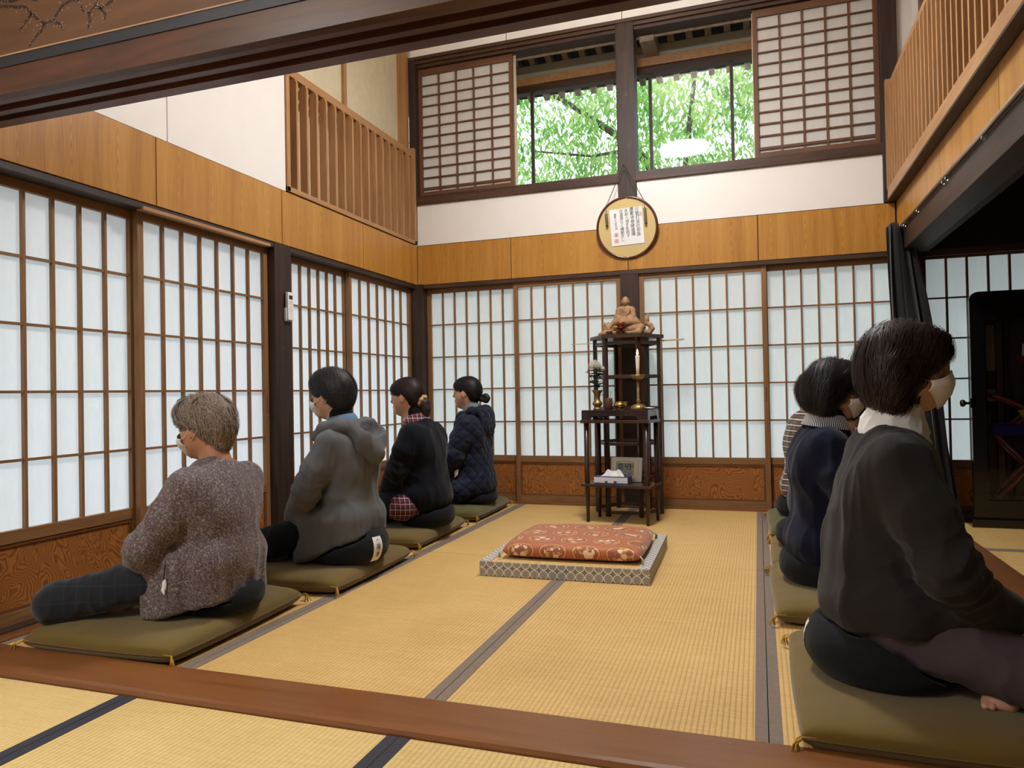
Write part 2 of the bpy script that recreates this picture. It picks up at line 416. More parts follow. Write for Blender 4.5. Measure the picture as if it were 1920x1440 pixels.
# ---- right wall above the opening
wr = struct('wall_right', 'wood-grain band over the opening to the dark side room')
MB().box(3.672, 3.80, -3.71, 0.0, 1.955, 2.166).build('panel_joint', M['black_gap'], wr)
er = [-3.71, -3.22, -2.25, -1.262, -0.262, -0.001]
for a, b in zip(er[:-1], er[1:]):
    bx('woodgrain_panel', M['ply'], wr, 3.66, 3.673, a+0.003, b-0.003, 1.957, 2.164, 0.0012)
MB().cbox(3.665, 3.80, -3.71, 0.0, 1.80, 1.953, 0.004).build('head_beam', M['oldwood_y'], wr)
MB().box(3.60, 3.80, -3.71, 0.0, 2.166, 2.176).build('ledge', M['oldwood_y'], wr)
MB().box(3.80, 3.95, -3.71, 0.0, 2.1, 4.4).build('board_wall', M['lattice_dark'], wr)
for k in range(4):
    MB().box(3.785, 3.80, -0.95-0.9*k, -0.90-0.9*k, 2.17, 4.4).build('wall_batten', M['oldwood'], wr)
MB().box(3.77, 3.80, -0.13, -0.08, 2.17, 4.4).build('wall_batten', M['white'], wr)

# ---- railings
def railing(name, label, x, sgn, y0, y1, zb, zt, n, bh):
    """sgn=+1: the room lies on the +x side"""
    r = thing(name, label, 'railing', (x, y0, zb))
    d = -sgn
    L = y1-y0; H = zt-zb
    def B(nm, m, xa, xb, ya, yb, za, zz, c=0.003):
        a, b = sorted((d*xa, d*xb)); MB().cbox(a, b, ya, yb, za, zz, c).build(nm, m, r)
    B('bottom_rail', M['rail_y'], 0.0, 0.075, 0, L, 0, bh)
    B('post', M['rail'], 0.0, 0.085, 0, 0.035, 0, H+0.02)
    B('post', M['rail'], 0.0, 0.085, L-0.035, L, 0, H+0.02)
    B('top_rail', M['rail_y'], 0.025, 0.085, 0.02, L-0.02, H-0.055, H)
    B('back_rail', M['rail_y'], 0.066, 0.085, 0.02, L-0.02, H-0.135, H-0.09)
    me = None
    bw, bd = 0.022, 0.058
    poly = [(0.004, bh-0.002), (bd, bh-0.002), (bd, H-0.056), (0.016, H-0.056), (0.004, H-0.085)]
    if d < 0: poly = [(-a, b) for a, b in poly][::-1]
    me = MB().prism(poly, 'y', 0, bw).mesh('baluster', M['rail'])
    for k in range(n):
        yy = 0.035+(L-0.07)*(k+0.75)/(n+0.5)-bw/2
        ob('baluster', me, r, (0, yy, 0))
    return r
railing('railing', 'cedar railing of upright slats between white wallboard and upper windows', 0.0, 1, -1.80, -0.002, 2.172, 2.975, 15, 0.032)
railing('railing', 'cedar railing of upright slats above the opening to the dark side room', 3.60, -1, -3.68, -0.02, 2.178, 2.985, 38, 0.075)

# ---- curtain rail
cr = thing('curtain_rail', 'thin pale metal curtain rail under the wood-grain band', 'curtain rail', (3.648, -3.68, 1.952))
MB().tube([(0, 0, 0), (0, 3.41, 0)], 0.009, 8).build('rail_tube', M['steel'], cr, True)
for y in (0.45, 1.05, 1.62, 2.25, 2.32, 2.95, 3.35):
    MB().box(-0.003, 0.018, y-0.008, y+0.008, -0.012, 0.004).tube([(0.0, y, -0.008), (-0.004, y, -0.022), (0.006, y, -0.03), (0.012, y, -0.02)], 0.0025, 6).build('bracket', M['steel'], cr)

# ---- front lintel and painted transom (front room side)
tl = struct('trim_4', 'heavy reddish brown lintel with door grooves across the top')
prof = [(-3.888, 1.902), (-3.862, 1.897), (-3.838, 1.897), (-3.838, 1.915), (-3.802, 1.915), (-3.802, 1.895), (-3.775, 1.895), (-3.775, 1.915),
        (-3.735, 1.915), (-3.735, 1.897), (-3.685, 1.899), (-3.685, 2.02), (-3.888, 2.02)]
MB().prism(prof, 'x', -0.2, 6.4).build('lintel', M['lintel'], tl)
MB().box(-0.2, 6.4, -3.892, -3.70, 1.988, 2.022).build('lacquer_strip', M['navy_strip'], tl)
MB().box(-0.2, 6.4, -3.895, -3.70, 2.022, 2.0265).build('edging', M['gold_line'], tl)
tr = tag(MB().box(-0.2, 6.4, -3.86, -3.70, 2.0265, 2.70).build('wall_transom', M['transom']), 'brown transom board painted with blossoming branches', None, None, 'structure')
wf = struct('wall_front', 'white upper wall of the hall over the lintel')
MB().box(-0.2, 3.9, -3.70, -3.66, 2.0265, 4.4).build('wall_core', M['white'], wf)

# ---- closing walls and ceilings
wc = struct('ceiling', 'board ceiling over hall and front room')
MB().box(-0.3, 3.95, -3.75, 0.14, 4.40, 4.5).build('ceiling_board', M['ceiling'], wc)
MB().box(-0.3, 6.6, -7.7, -3.70, 2.70, 2.8).build('ceiling_board', M['ceiling'], wc)
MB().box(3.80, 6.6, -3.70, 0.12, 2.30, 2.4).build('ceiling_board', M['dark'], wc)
wrm = struct('wall_side_room', 'dark walls of the side room and the wall behind the viewer')
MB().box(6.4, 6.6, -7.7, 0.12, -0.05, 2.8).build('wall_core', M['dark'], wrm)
MB().box(-0.3, 6.6, -7.8, -7.6, -0.05, 2.8).build('wall_core', M['white'], wrm)
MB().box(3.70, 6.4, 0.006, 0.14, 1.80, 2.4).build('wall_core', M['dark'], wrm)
MB().box(3.70, 6.4, -0.012, 0.02, 1.772, 1.815).build('head_beam', M['oldwood_x'], wrm)
MB().box(5.625, 6.4, 0.03, 0.10, 0.0, 1.81).build('wall_core', M['dark'], wrm)
MB().box(3.66, 3.96, 0.03, 0.12, 2.17, 4.4).build('wall_core', M['white'], wrm)
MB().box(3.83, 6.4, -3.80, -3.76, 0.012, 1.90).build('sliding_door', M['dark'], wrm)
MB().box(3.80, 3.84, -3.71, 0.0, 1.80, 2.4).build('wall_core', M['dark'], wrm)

# ---- shoji screens
def shoji(label, loc, rz, w, dark=False, z0=0.02, group='sliding paper screens of the lower wall', panel=True, flip=False):
    wv, wx = (M['lattice_dark'], M['lattice_dark_x']) if dark else (M['cedar'], M['cedar_x'])
    r = thing('shoji_screen', label, 'sliding screen', loc, rz, group)
    T = 0.030; st = 0.036
    top, rows, nb = 1.806, [1.487, 1.211, 0.935, 0.659], 7
    ptop, pbot = 1.757, 0.383
    bx('stile', wv, r, 0, st, 0, T, 0.0, top, 0.002); bx('stile', wv, r, w-st, w, 0, T, 0.0, top, 0.002)
    bx('top_rail', wx, r, st, w-st, 0.001, T, ptop, top, 0.002)
    bx('middle_rail', wx, r, st, w-st, 0.001, T, 0.333, pbot, 0.002)
    bx('bottom_rail', wx, r, st, w-st, 0.001, T, 0.0, 0.062, 0.002)
    iw = w-2*st; cw = iw/nb
    # figured lower board with a raised bead frame
    bx('lower_board', M['figured'], r, st+0.012, w-st-0.012, 0.012, 0.02, 0.072, 0.322, 0.0)
    for (za, zb) in ((0.062, 0.076), (0.318, 0.333)):
        bx('board_bead', wx if dark else M['bead_x'], r, st, w-st, 0.005, T, za, zb, 0.002)
    for (xa, xb) in ((st, st+0.014), (w-st-0.014, w-st)):
        bx('board_bead', wv if dark else M['bead'], r, xa, xb, 0.005, T, 0.076, 0.318, 0.002)
    for k in range(1, nb):
        bx('lattice_bar', wv, r, st+cw*k-0.0065, st+cw*k+0.0065, 0.004, 0.022, pbot, ptop)
    for z in rows:
        bx('cross_bar', wx, r, st, w-st, 0.006, 0.022, z-0.0055, z+0.0055)
    zs = [ptop]+rows+[pbot]
    for k in range(nb):
        for j in range(5):
            key = ('pane', round(cw, 4), round(zs[j]-zs[j+1], 4))
            if key not in _cache:
                _cache[key] = MB().quad((0, 0, 0), (cw, 0, 0), (cw, 0, zs[j]-zs[j+1]), (0, 0, zs[j]-zs[j+1])).mesh('paper_pane', M['paper'])
            ob('paper_pane', _cache[key], r, (st+cw*k, 0.0225, zs[j+1]))
    # finger recess in one stile
    xr = w-st+0.012 if not flip else 0.012
    bx('finger_pull', M['lattice_dark'], r, xr, xr+0.010, -0.0012, 0.004, 0.80, 0.90)
    return r
M['bead'] = wood('brown_bead_wood', (120, 74, 38), (92, 54, 26), 'z', 1.6, 0.5)
M['bead_x'] = wood('brown_bead_wood_level', (120, 74, 38), (92, 54, 26), 'x', 1.6, 0.5)
XF, XR = -0.052, -0.088
h = math.pi/2
shoji('paper screen at the front end of the side wall, behind the grey-haired sitter', (XR, -3.865, 0.0), h, 0.985)
shoji('paper screen left of the dark pillar carrying the remote control', (XF, -2.905, 0.0), h, 0.965)
shoji('paper screen right of the pillar with the remote, behind the grey hoodie', (XR, -1.79, 0.0), h, 0.80, flip=True)
shoji('last paper screen of the side wall, next to the dark corner post', (XF, -1.02, 0.0), h, 0.985, flip=True)
shoji('first paper screen of the back wall, behind the quilted navy jacket', (0.052, 0.062, 0.0), 0, 0.83)
shoji('paper screen of the back wall to the left of the statue shelf', (0.846, 0.026, 0.0), 0, 0.885, flip=True)
shoji('paper screen of the back wall just right of the statue shelf', (1.873, 0.026, 0.0), 0, 0.930)
shoji('rightmost paper screen of the lit hall, beside the black curtain', (2.772, 0.062, 0.0), 0, 0.885, flip=True)
shoji('dark-framed paper screen in the side room beside the lacquer case', (3.80, 0.03, 0.0), 0, 0.94, True, group='paper screens of the side room')
shoji('dark-framed paper screen in the side room behind the lacquer case', (4.70, 0.064, 0.0), 0, 0.94, True, group='paper screens of the side room')

def upper_shoji(label, loc, w):
    r = thing('shoji_window_screen', label, 'window screen', loc, 0, 'paper screens of the upper windows')
    H = 1.108; st = 0.032; T = 0.026
    wv, wx = M['lattice_dark'], M['lattice_dark_x']
    bx('stile', wv, r, 0, st, 0, T, 0, H, 0.002); bx('stile', wv, r, w-st, w, 0, T, 0, H, 0.002)
    bx('top_rail', wx, r, st, w-st, 0.001, T, H-0.055, H, 0.002); bx('bottom_rail', wx, r, st, w-st, 0.001, T, 0, 0.045, 0.002)
    zt, zb = H-0.055, 0.045
    zl = [zt-0.0885*k for k in range(1, 12)]
    zl = [z for z in zl if z > zb+0.03]+[zb+0.026]
    cw = (w-2*st)/5
    for k in range(1, 5): bx('lattice_bar', wv, r, st+cw*k-0.006, st+cw*k+0.006, 0.004, 0.019, zb, zt)
    for z in zl: bx('cross_bar', wx, r, st, w-st, 0.003, 0.019, z-0.005, z+0.005)
    zs = [zt]+zl+[zb]
    for k in range(5):
        for a, b in zip(zs[:-1], zs[1:]):
            key = ('upane', round(cw, 4), round(a-b, 4))
            if key not in _cache: _cache[key] = MB().quad((0, 0, 0), (cw, 0, 0), (cw, 0, a-b), (0, 0, a-b)).mesh('paper_pane', M['paper_up'])
            ob('paper_pane', _cache[key], r, (st+cw*k, 0.0195, b))
    return r
upper_shoji('small-latticed paper screen of the upper window over the left railing', (0.006, 0.055, 2.588), 0.862)
upper_shoji('small-latticed paper screen of the upper window next to the right railing', (2.745, 0.055, 2.588), 0.838)

# ---- outer glazing, eaves
wg = struct('window_1', 'outer glazed sash behind the upper opening')
YG = 0.50
MB().box(-0.6, 4.2, YG-0.03, YG+0.05, 2.2, 2.63).build('outer_sill', M['oldwood_x'], wg)
MB().box(-0.6, 4.2, YG-0.03, YG+0.05, 3.53, 3.585).build('outer_head', M['oldwood_x'], wg)
MB().cbox(-0.6, 4.2, YG-0.06, YG+0.05, 3.585, 3.655, 0.005).build('outer_beam', M['rail_y'], wg)
MB().box(-0.6, 4.2, YG-0.02, YG+0.05, 3.655, 3.768).build('plaster_band', M['grey_plaster'], wg)
MB().tube([(-0.5, 0.19, 3.715), (4.1, 0.19, 3.715)], 0.024, 10).build('purlin', M['rafter'], wg)
sx_ = [-0.55, 0.06, 0.90, 1.765, 1.93, 2.58, 3.50, 4.15]
for k, x in enumerate(sx_):
    bx('sash_stile', M['oldwood'], wg, x-0.013, x+0.013, YG-0.02, YG+0.01, 2.63, 3.53)
for a, b in zip(sx_[:-1], sx_[1:]):
    MB().quad((a+0.013, YG, 2.63), (b-0.013, YG, 2.63), (b-0.013, YG, 3.53), (a+0.013, YG, 3.53)).build('glass_pane', M['glass'], wg)
MB().cbox(1.895, 2.01, 0.16, 0.56, 3.655, 3.80, 0.008).build('bracket_beam', M['rafter'], wg)
MB().box(-0.6, -0.55, 0.1, YG, 2.2, 4.2).build('end_wall', M['oldwood'], wg)
MB().box(4.15, 4.2, 0.1, YG, 2.2, 4.2).build('end_wall', M['oldwood'], wg)
MB().box(0.0, 0.88, 0.105, 0.115, 2.585, 3.72).build('light_block_board', M['plaster'], wg)  # unseen boards added to keep daylight from passing through the upper paper screens
MB().box(2.74, 3.6, 0.105, 0.115, 2.585, 3.72).build('light_block_board', M['plaster'], wg)
rf = struct('roof_eaves', 'weathered rafters and dark boards of the eaves outside the upper window')
def zr(y): return 3.845-0.316*(y-0.5)
poly = [(0.16, zr(0.16)), (0.94, zr(0.94)), (0.94, zr(0.94)-0.075), (0.16, zr(0.16)-0.075)][::-1]
rme = MB().prism([(a, b) for a, b in poly], 'x', 0, 0.05).mesh('rafter', M['rafter'])
for k in range(30): ob('rafter', rme, rf, (-0.45+0.149*k, 0, 0))
MB().prism([(0.13, zr(0.13)), (0.98, zr(0.98)), (0.98, zr(0.98)+0.06), (0.13, zr(0.13)+0.06)], 'x', -0.8, 4.5).build('roof_boards', M['soffit'], rf)
# unseen roofs, added so the lower screens dim towards the top, garden ground
vr = struct('roof_added_shade', 'unseen low roofs added outside to shade the paper screens')
MB().prism([(0.12, 2.42), (1.0, 2.20), (1.0, 2.26), (0.12, 2.50)], 'x', -1.2, 6.8).build('roof_boards', M['soffit'], vr)
MB().prism([(-1.15, 2.18), (-0.17, 2.42), (-0.17, 2.50), (-1.15, 2.26)], 'y', -8.0, 0.12).build('roof_boards', M['soffit'], vr)
gd = tag(MB().box(-25, 30, -25, 45, -0.6, -0.5).build('ground', M['ground']), kind='structure')
vf = struct('floor_verandah', 'pale verandah boards outside the paper screens')
MB().box(-1.1, 6.6, 0.15, 1.0, -0.12, -0.04).build('deck', M['rafter'], vf)
MB().box(-1.1, -0.18, -8, 0.15, -0.12, -0.04).build('deck', M['rafter'], vf)

# ---- lamps
def ceiling_lamp(label, loc, drop, power, size):
    r = thing('pendant_lamp', label, 'lamp', loc)
    MB().lathe([(0.05, drop), (0.05, drop-0.03), (0.012, drop-0.035)], 16).build('canopy', M['white'], r, True)
    MB().tube([(0, 0, 0.10), (0, 0, drop-0.03)], 0.006, 6).build('cord', M['black_gap'], r)
    MB().lathe([(size*0.10, 0.10), (size*0.25, 0.095), (size*0.33, 0.075), (size*0.33, 0.068), (size*0.30, 0.068), (size*0.10, 0.085)], 32).build('shade', M['white'], r, True)
    MB().lathe([(0.0, 0.0), (size*0.7, 0.004), (size*0.88, 0.02), (size*0.9, 0.04), (size*0.7, 0.06), (0.0, 0.065)], 32).build('light_diffuser', emit('lamp_light', (0.95, 0.985, 1.02), power), r, True)
    return r
ceiling_lamp('round pendant lamp hanging in the middle of the hall', (2.0, -1.8, 3.60), 0.80, LAMP, 0.30)
ceiling_lamp('round pendant lamp in the front room', (0.9, -5.3, 2.30), 0.40, LAMP_FRONT, 0.28)
# ================================================================ soft-shape tools for bodies, cloth, statues
_T = np.random.RandomState(3).rand(32, 32, 32).astype(np.float32)
def vnoise(P, scale):
    q = P*np.asarray(scale, np.float32); i = np.floor(q).astype(int); f = q-i; f = f*f*(3-2*f); i %= 32; j = (i+1) % 32
    x0, y0, z0 = i[:, 0], i[:, 1], i[:, 2]; x1, y1, z1 = j[:, 0], j[:, 1], j[:, 2]
    fx, fy, fz = f[:, 0], f[:, 1], f[:, 2]
    a = _T[x0, y0, z0]*(1-fx)+_T[x1, y0, z0]*fx; b = _T[x0, y1, z0]*(1-fx)+_T[x1, y1, z0]*fx
    c = _T[x0, y0, z1]*(1-fx)+_T[x1, y0, z1]*fx; d = _T[x0, y1, z1]*(1-fx)+_T[x1, y1, z1]*fx
    return (a*(1-fy)+b*fy)*(1-fz)+(c*(1-fy)+d*fy)*fz
A_ = np.array
def cap(a, b, ra, rb, k=0.03):
    a, b = A_(a, float), A_(b, float)
    def fn(X, Y, Z):
        d = b-a; L2 = max(d@d, 1e-9)
        t = np.clip(((X-a[0])*d[0]+(Y-a[1])*d[1]+(Z-a[2])*d[2])/L2, 0, 1)
        return np.sqrt((X-a[0]-t*d[0])**2+(Y-a[1]-t*d[1])**2+(Z-a[2]-t*d[2])**2)-(ra+(rb-ra)*t)
    r = max(ra, rb); return fn, np.minimum(a, b)-r, np.maximum(a, b)+r, k
def chain(pts, radii, k=0.03):
    return [cap(pts[i], pts[i+1], radii[i], radii[i+1], k) for i in range(len(pts)-1)]
def ell(c, r, k=0.03, R=None):
    c, r = A_(c, float), A_(r, float); Rm = np.eye(3) if R is None else A_(R)
    def fn(X, Y, Z):
        x, y, z = X-c[0], Y-c[1], Z-c[2]
        u = (Rm[0, 0]*x+Rm[1, 0]*y+Rm[2, 0]*z)/r[0]; v = (Rm[0, 1]*x+Rm[1, 1]*y+Rm[2, 1]*z)/r[1]; w = (Rm[0, 2]*x+Rm[1, 2]*y+Rm[2, 2]*z)/r[2]
        k0 = np.sqrt(u*u+v*v+w*w)+1e-9; k1 = np.sqrt((u/r[0])**2+(v/r[1])**2+(w/r[2])**2)+1e-9
        return k0*(k0-1)/k1
    e = np.abs(Rm)@r; return fn, c-e, c+e, k
def rbox(c, hs, rad=0.01, k=0.02, R=None):
    c, hs = A_(c, float), A_(hs, float); Rm = np.eye(3) if R is None else A_(R)
    def fn(X, Y, Z):
        x, y, z = X-c[0], Y-c[1], Z-c[2]
        q = [np.abs(Rm[0, i]*x+Rm[1, i]*y+Rm[2, i]*z)-hs[i]+rad for i in range(3)]
        return np.sqrt(sum(np.maximum(a, 0)**2 for a in q))+np.minimum(np.maximum(np.maximum(q[0], q[1]), q[2]), 0)-rad
    e = np.abs(Rm)@hs; return fn, c-e, c+e, k
def xf(prim, Mx):
    """place a primitive by a rigid 4x4 matrix"""
    fn, lo, hi, k = prim; Mx = A_(Mx, float); Rm, t = Mx[:3, :3], Mx[:3, 3]
    def f2(X, Y, Z):
        x, y, z = X-t[0], Y-t[1], Z-t[2]
        return fn(Rm[0, 0]*x+Rm[1, 0]*y+Rm[2, 0]*z, Rm[0, 1]*x+Rm[1, 1]*y+Rm[2, 1]*z, Rm[0, 2]*x+Rm[1, 2]*y+Rm[2, 2]*z)
    cs = A_([[x, y, z] for x in (lo[0], hi[0]) for y in (lo[1], hi[1]) for z in (lo[2], hi[2])])@Rm.T+t
    return f2, cs.min(0), cs.max(0), k
def rotm(rx=0, ry=0, rz=0):
    from mathutils import Euler
    return np.array(Euler((rx, ry, rz)).to_matrix())

class Field:
    def __init__(s, prims, h, subs=(), planes=(), pad=0.02):
        lo = np.min([p[1] for p in prims], 0)-pad; hi = np.max([p[2] for p in prims], 0)+pad
        s.lo, s.h = lo, h; n = np.ceil((hi-lo)/h).astype(int)+1
        s.ax = [(lo[i]+h*np.arange(n[i])).astype(np.float32) for i in range(3)]
        s.d = np.full(n, 1.0, np.float32)
        for p in prims: s.op(p, 1)
        for p in subs: s.op(p, -1)
        X, Y, Z = np.ix_(*s.ax)
        for (pt, nr) in planes:      # keep the side the normal points away from
            s.d = np.maximum(s.d, (X-pt[0])*nr[0]+(Y-pt[1])*nr[1]+(Z-pt[2])*nr[2])
    def op(s, p, sign):
        fn, lo, hi, k = p; m = k+4*s.h
        sl = []
        for i in range(3):
            a = max(0, int(math.floor((lo[i]-m-s.lo[i])/s.h))); b = min(s.d.shape[i], int(math.ceil((hi[i]+m-s.lo[i])/s.h))+1)
            if b <= a: return
            sl.append(slice(a, b))
        X, Y, Z = np.ix_(*[s.ax[i][sl[i]] for i in range(3)])
        b = fn(X, Y, Z).astype(np.float32); a = s.d[tuple(sl)]
        if sign > 0:
            hh = np.maximum(k-np.abs(a-b), 0)/max(k, 1e-6); s.d[tuple(sl)] = np.minimum(a, b)-hh*hh*k*0.25
        else:
            b = -b; hh = np.maximum(k-np.abs(a-b), 0)/max(k, 1e-6); s.d[tuple(sl)] = np.maximum(a, b)+hh*hh*k*0.25
    def sample(s, P):
        q = (P-s.lo)/s.h; n = np.array(s.d.shape)-2
        i = np.clip(np.floor(q).astype(int), 0, n); f = np.clip(q-i, 0, 1); out = 0
        for dx in (0, 1):
            for dy in (0, 1):
                for dz in (0, 1):
                    w = (f[:, 0] if dx else 1-f[:, 0])*(f[:, 1] if dy else 1-f[:, 1])*(f[:, 2] if dz else 1-f[:, 2])
                    out = out+w*s.d[i[:, 0]+dx, i[:, 1]+dy, i[:, 2]+dz]
        return out
    def grad(s, P):
        e = s.h; g = np.stack([s.sample(P+A_(v)*e)-s.sample(P-A_(v)*e) for v in ([1, 0, 0], [0, 1, 0], [0, 0, 1])], 1)
        return g/(np.linalg.norm(g, axis=1, keepdims=True)+1e-9)
    def nets(s):
        d = s.d; sg = d < 0; n = d.shape
        cs = [(a, b, c) for a in (0, 1) for b in (0, 1) for c in (0, 1)]
        tot = sum(sg[a:n[0]-1+a, b:n[1]-1+b, c:n[2]-1+c].astype(np.int8) for a, b, c in cs)
        act = np.argwhere((tot > 0) & (tot < 8)); idx = np.full(tot.shape, -1, np.int64); idx[tuple(act.T)] = np.arange(len(act))
        vals = [d[act[:, 0]+a, act[:, 1]+b, act[:, 2]+c] for a, b, c in cs]
        acc = np.zeros((len(act), 3)); cnt = np.zeros(len(act))
        for i in range(8):
            for j in range(i+1, 8):
                df = A_(cs[j])-A_(cs[i])
                if np.abs(df).sum() != 1: continue
                va, vb = vals[i], vals[j]; m = (va < 0) != (vb < 0)
                t = np.where(m, va/(va-vb+1e-12), 0)
                acc += np.where(m[:, None], A_(cs[i])+t[:, None]*df, 0); cnt += m
        V = s.lo+s.h*(act+acc/np.maximum(cnt, 1)[:, None]); F = []
        for ax in range(3):
            o = [1 if i == ax else 0 for i in range(3)]; a1, a2 = [(1, 2), (2, 0), (0, 1)][ax]
            A = sg[:n[0]-o[0], :n[1]-o[1], :n[2]-o[2]]; B = sg[o[0]:, o[1]:, o[2]:]
            e = np.argwhere(A != B); e = e[(e[:, a1] > 0) & (e[:, a2] > 0) & (e[:, a1] < n[a1]-1) & (e[:, a2] < n[a2]-1)]
            u = np.zeros(3, int); u[a1] = 1; w = np.zeros(3, int); w[a2] = 1
            q = np.stack([idx[tuple((e-u-w).T)], idx[tuple((e-w).T)], idx[tuple(e.T)], idx[tuple((e-u).T)]], 1)
            fl = ~A[tuple(e.T)]; q[fl] = q[fl][:, ::-1]; F.append(q)
        F = np.concatenate(F); F = F[(F >= 0).all(1)]
        return V, F
def vnormals(V, F):
    n = np.cross(V[F[:, 2]]-V[F[:, 0]], V[F[:, 3]]-V[F[:, 1]]); N = np.zeros_like(V)
    for i in range(4): np.add.at(N, F[:, i], n)
    return N/(np.linalg.norm(N, axis=1, keepdims=True)+1e-12)
def relax(V, F, it=1, lam=0.5):
    for _ in range(it):
        S = np.zeros_like(V); C = np.zeros(len(V))
        for a, b in ((0, 1), (1, 2), (2, 3), (3, 0)):
            np.add.at(S, F[:, a], V[F[:, b]]); np.add.at(C, F[:, a], 1); np.add.at(S, F[:, b], V[F[:, a]]); np.add.at(C, F[:, b], 1)
        V = V+lam*(S/np.maximum(C, 1)[:, None]-V)
    return V
def npmesh(name, V, F, mat, smooth=True):
    me = bpy.data.meshes.new(name); me.from_pydata(np.asarray(V).tolist(), [], np.asarray(F).tolist() if not isinstance(F, list) else F); me.update()
    if mat is not None: me.materials.append(mat)
    if smooth: me.shade_smooth()
    return me
def solid(prims, h, subs=(), planes=(), disp=None, it=1):
    Fd = Field(prims, h, subs, planes); V, F = Fd.nets(); V = relax(V, F, it, 0.5)
    if disp is not None:
        N = vnormals(V, F); V = V+N*disp(V, N)[:, None]
    return V, F, Fd
# ================================================================ fabrics
def fabric(name, rgb, rough=0.85, var=0.12, weave=700, bump=0.12, sheen=0.08, big=9):
    n = NT(name); v = n.coord((1, 1, 1), rnd=False); c = srgb(*rgb)
    f = n.math('ADD', n.math('MULTIPLY', n.noise(v, big, 3, 0.6), 0.5), n.math('MULTIPLY', n.noise(v, weave, 2, 0.6), 0.5))
    col = n.ramp(f, [(0.3, tuple(x*(1-var) for x in c[:3])), (0.7, tuple(min(1, x*(1+var)) for x in c[:3]))])
    n.bsdf(col, rough, 0, n.bump(n.noise(v, weave, 2), bump, 0.0015), 0.12, sheen); return n.m
def paisley(name):
    n = NT(name); v = n.coord((1, 1, 1), rnd=False)
    vo = n.n('ShaderNodeTexVoronoi'); vo.inputs['Scale'].default_value = 21; vo.inputs['Randomness'].default_value = 0.9
    n.l(n.mix(0.04, v, n.noise(v, 22, 2, col=True)), vo.inputs['Vector'])
    ring = n.math('SINE', n.math('MULTIPLY', vo.outputs['Distance'], 21*6.0))
    vo2 = n.n('ShaderNodeTexVoronoi'); vo2.inputs['Scale'].default_value = 130; n.l(v, vo2.inputs['Vector'])
    fine = n.noise(v, 190, 3, 0.7)
    near = n.ramp(vo.outputs['Distance'], [(0.3, (1, 1, 1, 1)), (0.5, (0, 0, 0, 1))])
    f = n.math('ADD', n.math('MULTIPLY', n.math('MULTIPLY', ring, near), 0.12), n.math('ADD', n.math('MULTIPLY', fine, 0.75), n.math('MULTIPLY', vo2.outputs['Distance'], 0.35)))
    col = n.ramp(f, [(0.30, srgb(44, 34, 40)), (0.47, srgb(82, 70, 74)), (0.62, srgb(110, 97, 97)), (0.80, srgb(160, 147, 138))])
    n.bsdf(col, 0.8, 0, n.bump(fine, 0.15, 0.001), 0.25, 0.2); return n.m
def plaid(name, base, l1, l2, sc=0.030, vert='z', hz='y', amt=1.0):
    n = NT(name); v = n.coord((1, 1, 1), rnd=False); sx = n.n('ShaderNodeSeparateXYZ'); n.l(v, sx.inputs[0])
    def line(sock, per, w, off=0.0):
        m = n.math('FRACT', n.math('ADD', n.math('DIVIDE', sock, per), 10.0+off)); return n.math('LESS_THAN', m, w)
    hsock = n.math('ADD', sx.outputs[0], n.math('MULTIPLY', sx.outputs[1], 0.8))
    a = n.math('MAXIMUM', line(hsock, sc, 0.10), line(sx.outputs[2], sc, 0.10))
    b = n.math('MULTIPLY', n.math('ADD', line(hsock, sc, 0.42, 0.55), line(sx.outputs[2], sc, 0.42, 0.55)), 0.5)
    col = n.mix(b, srgb(*base), srgb(*l1)); col = n.mix(n.math('MULTIPLY', a, amt), col, srgb(*l2))
    n.bsdf(col, 0.85, 0, n.bump(n.noise(v, 700, 2), 0.1, 0.001), 0.25, 0.2); return n.m
def stripes(name, cols_, per):
    n = NT(name); v = n.coord((1, 1, 1), rnd=False); sx = n.n('ShaderNodeSeparateXYZ'); n.l(v, sx.inputs[0])
    w = n.math('ADD', sx.outputs[2], n.math('MULTIPLY', n.noise(v, 9, 2), 0.01))
    f = n.math('FRACT', n.math('ADD', n.math('DIVIDE', w, per), 5.0)); k = len(cols_)
    col = n.ramp(f, [(i/k, srgb(*c)) for i, c in enumerate(cols_)], 'CONSTANT')
    n.bsdf(col, 0.9, 0, n.bump(n.noise(v, 600, 2), 0.2, 0.0015), 0.2, 0.3); return n.m
def hair_mat(name, rgb, rgb2, rough=0.5):
    n = NT(name); v = n.coord((1, 1, 1), rnd=False)
    col = n.ramp(n.noise(v, 120, 4, 0.75), [(0.35, srgb(*rgb)), (0.68, srgb(*rgb2))])
    n.bsdf(col, rough, 0, None, 0.3); return n.m
def skin_mat(name, rgb):
    n = NT(name); v = n.coord((1, 1, 1), rnd=False); c = srgb(*rgb)
    col = n.ramp(n.noise(v, 24, 4, 0.6), [(0.3, (c[0]*0.93, c[1]*0.86, c[2]*0.82)), (0.7, c[:3])])
    b = n.bsdf(col, 0.5, 0, n.bump(n.noise(v, 300, 2), 0.06, 0.001), 0.4)
    b.inputs['Subsurface Weight'].default_value = 0.12; b.inputs['Subsurface Radius'].default_value = (0.012, 0.005, 0.003); return n.m
M['skin'] = skin_mat('skin', (196, 150, 122)); M['skin2'] = skin_mat('skin_tan', (180, 130, 100))
M['mask'] = fabric('white_mask_cloth', (222, 214, 210), 0.8, 0.03, 500, 0.05)
M['mask_loop'] = plain('mask_loop_cord', (214, 206, 202), 0.8)

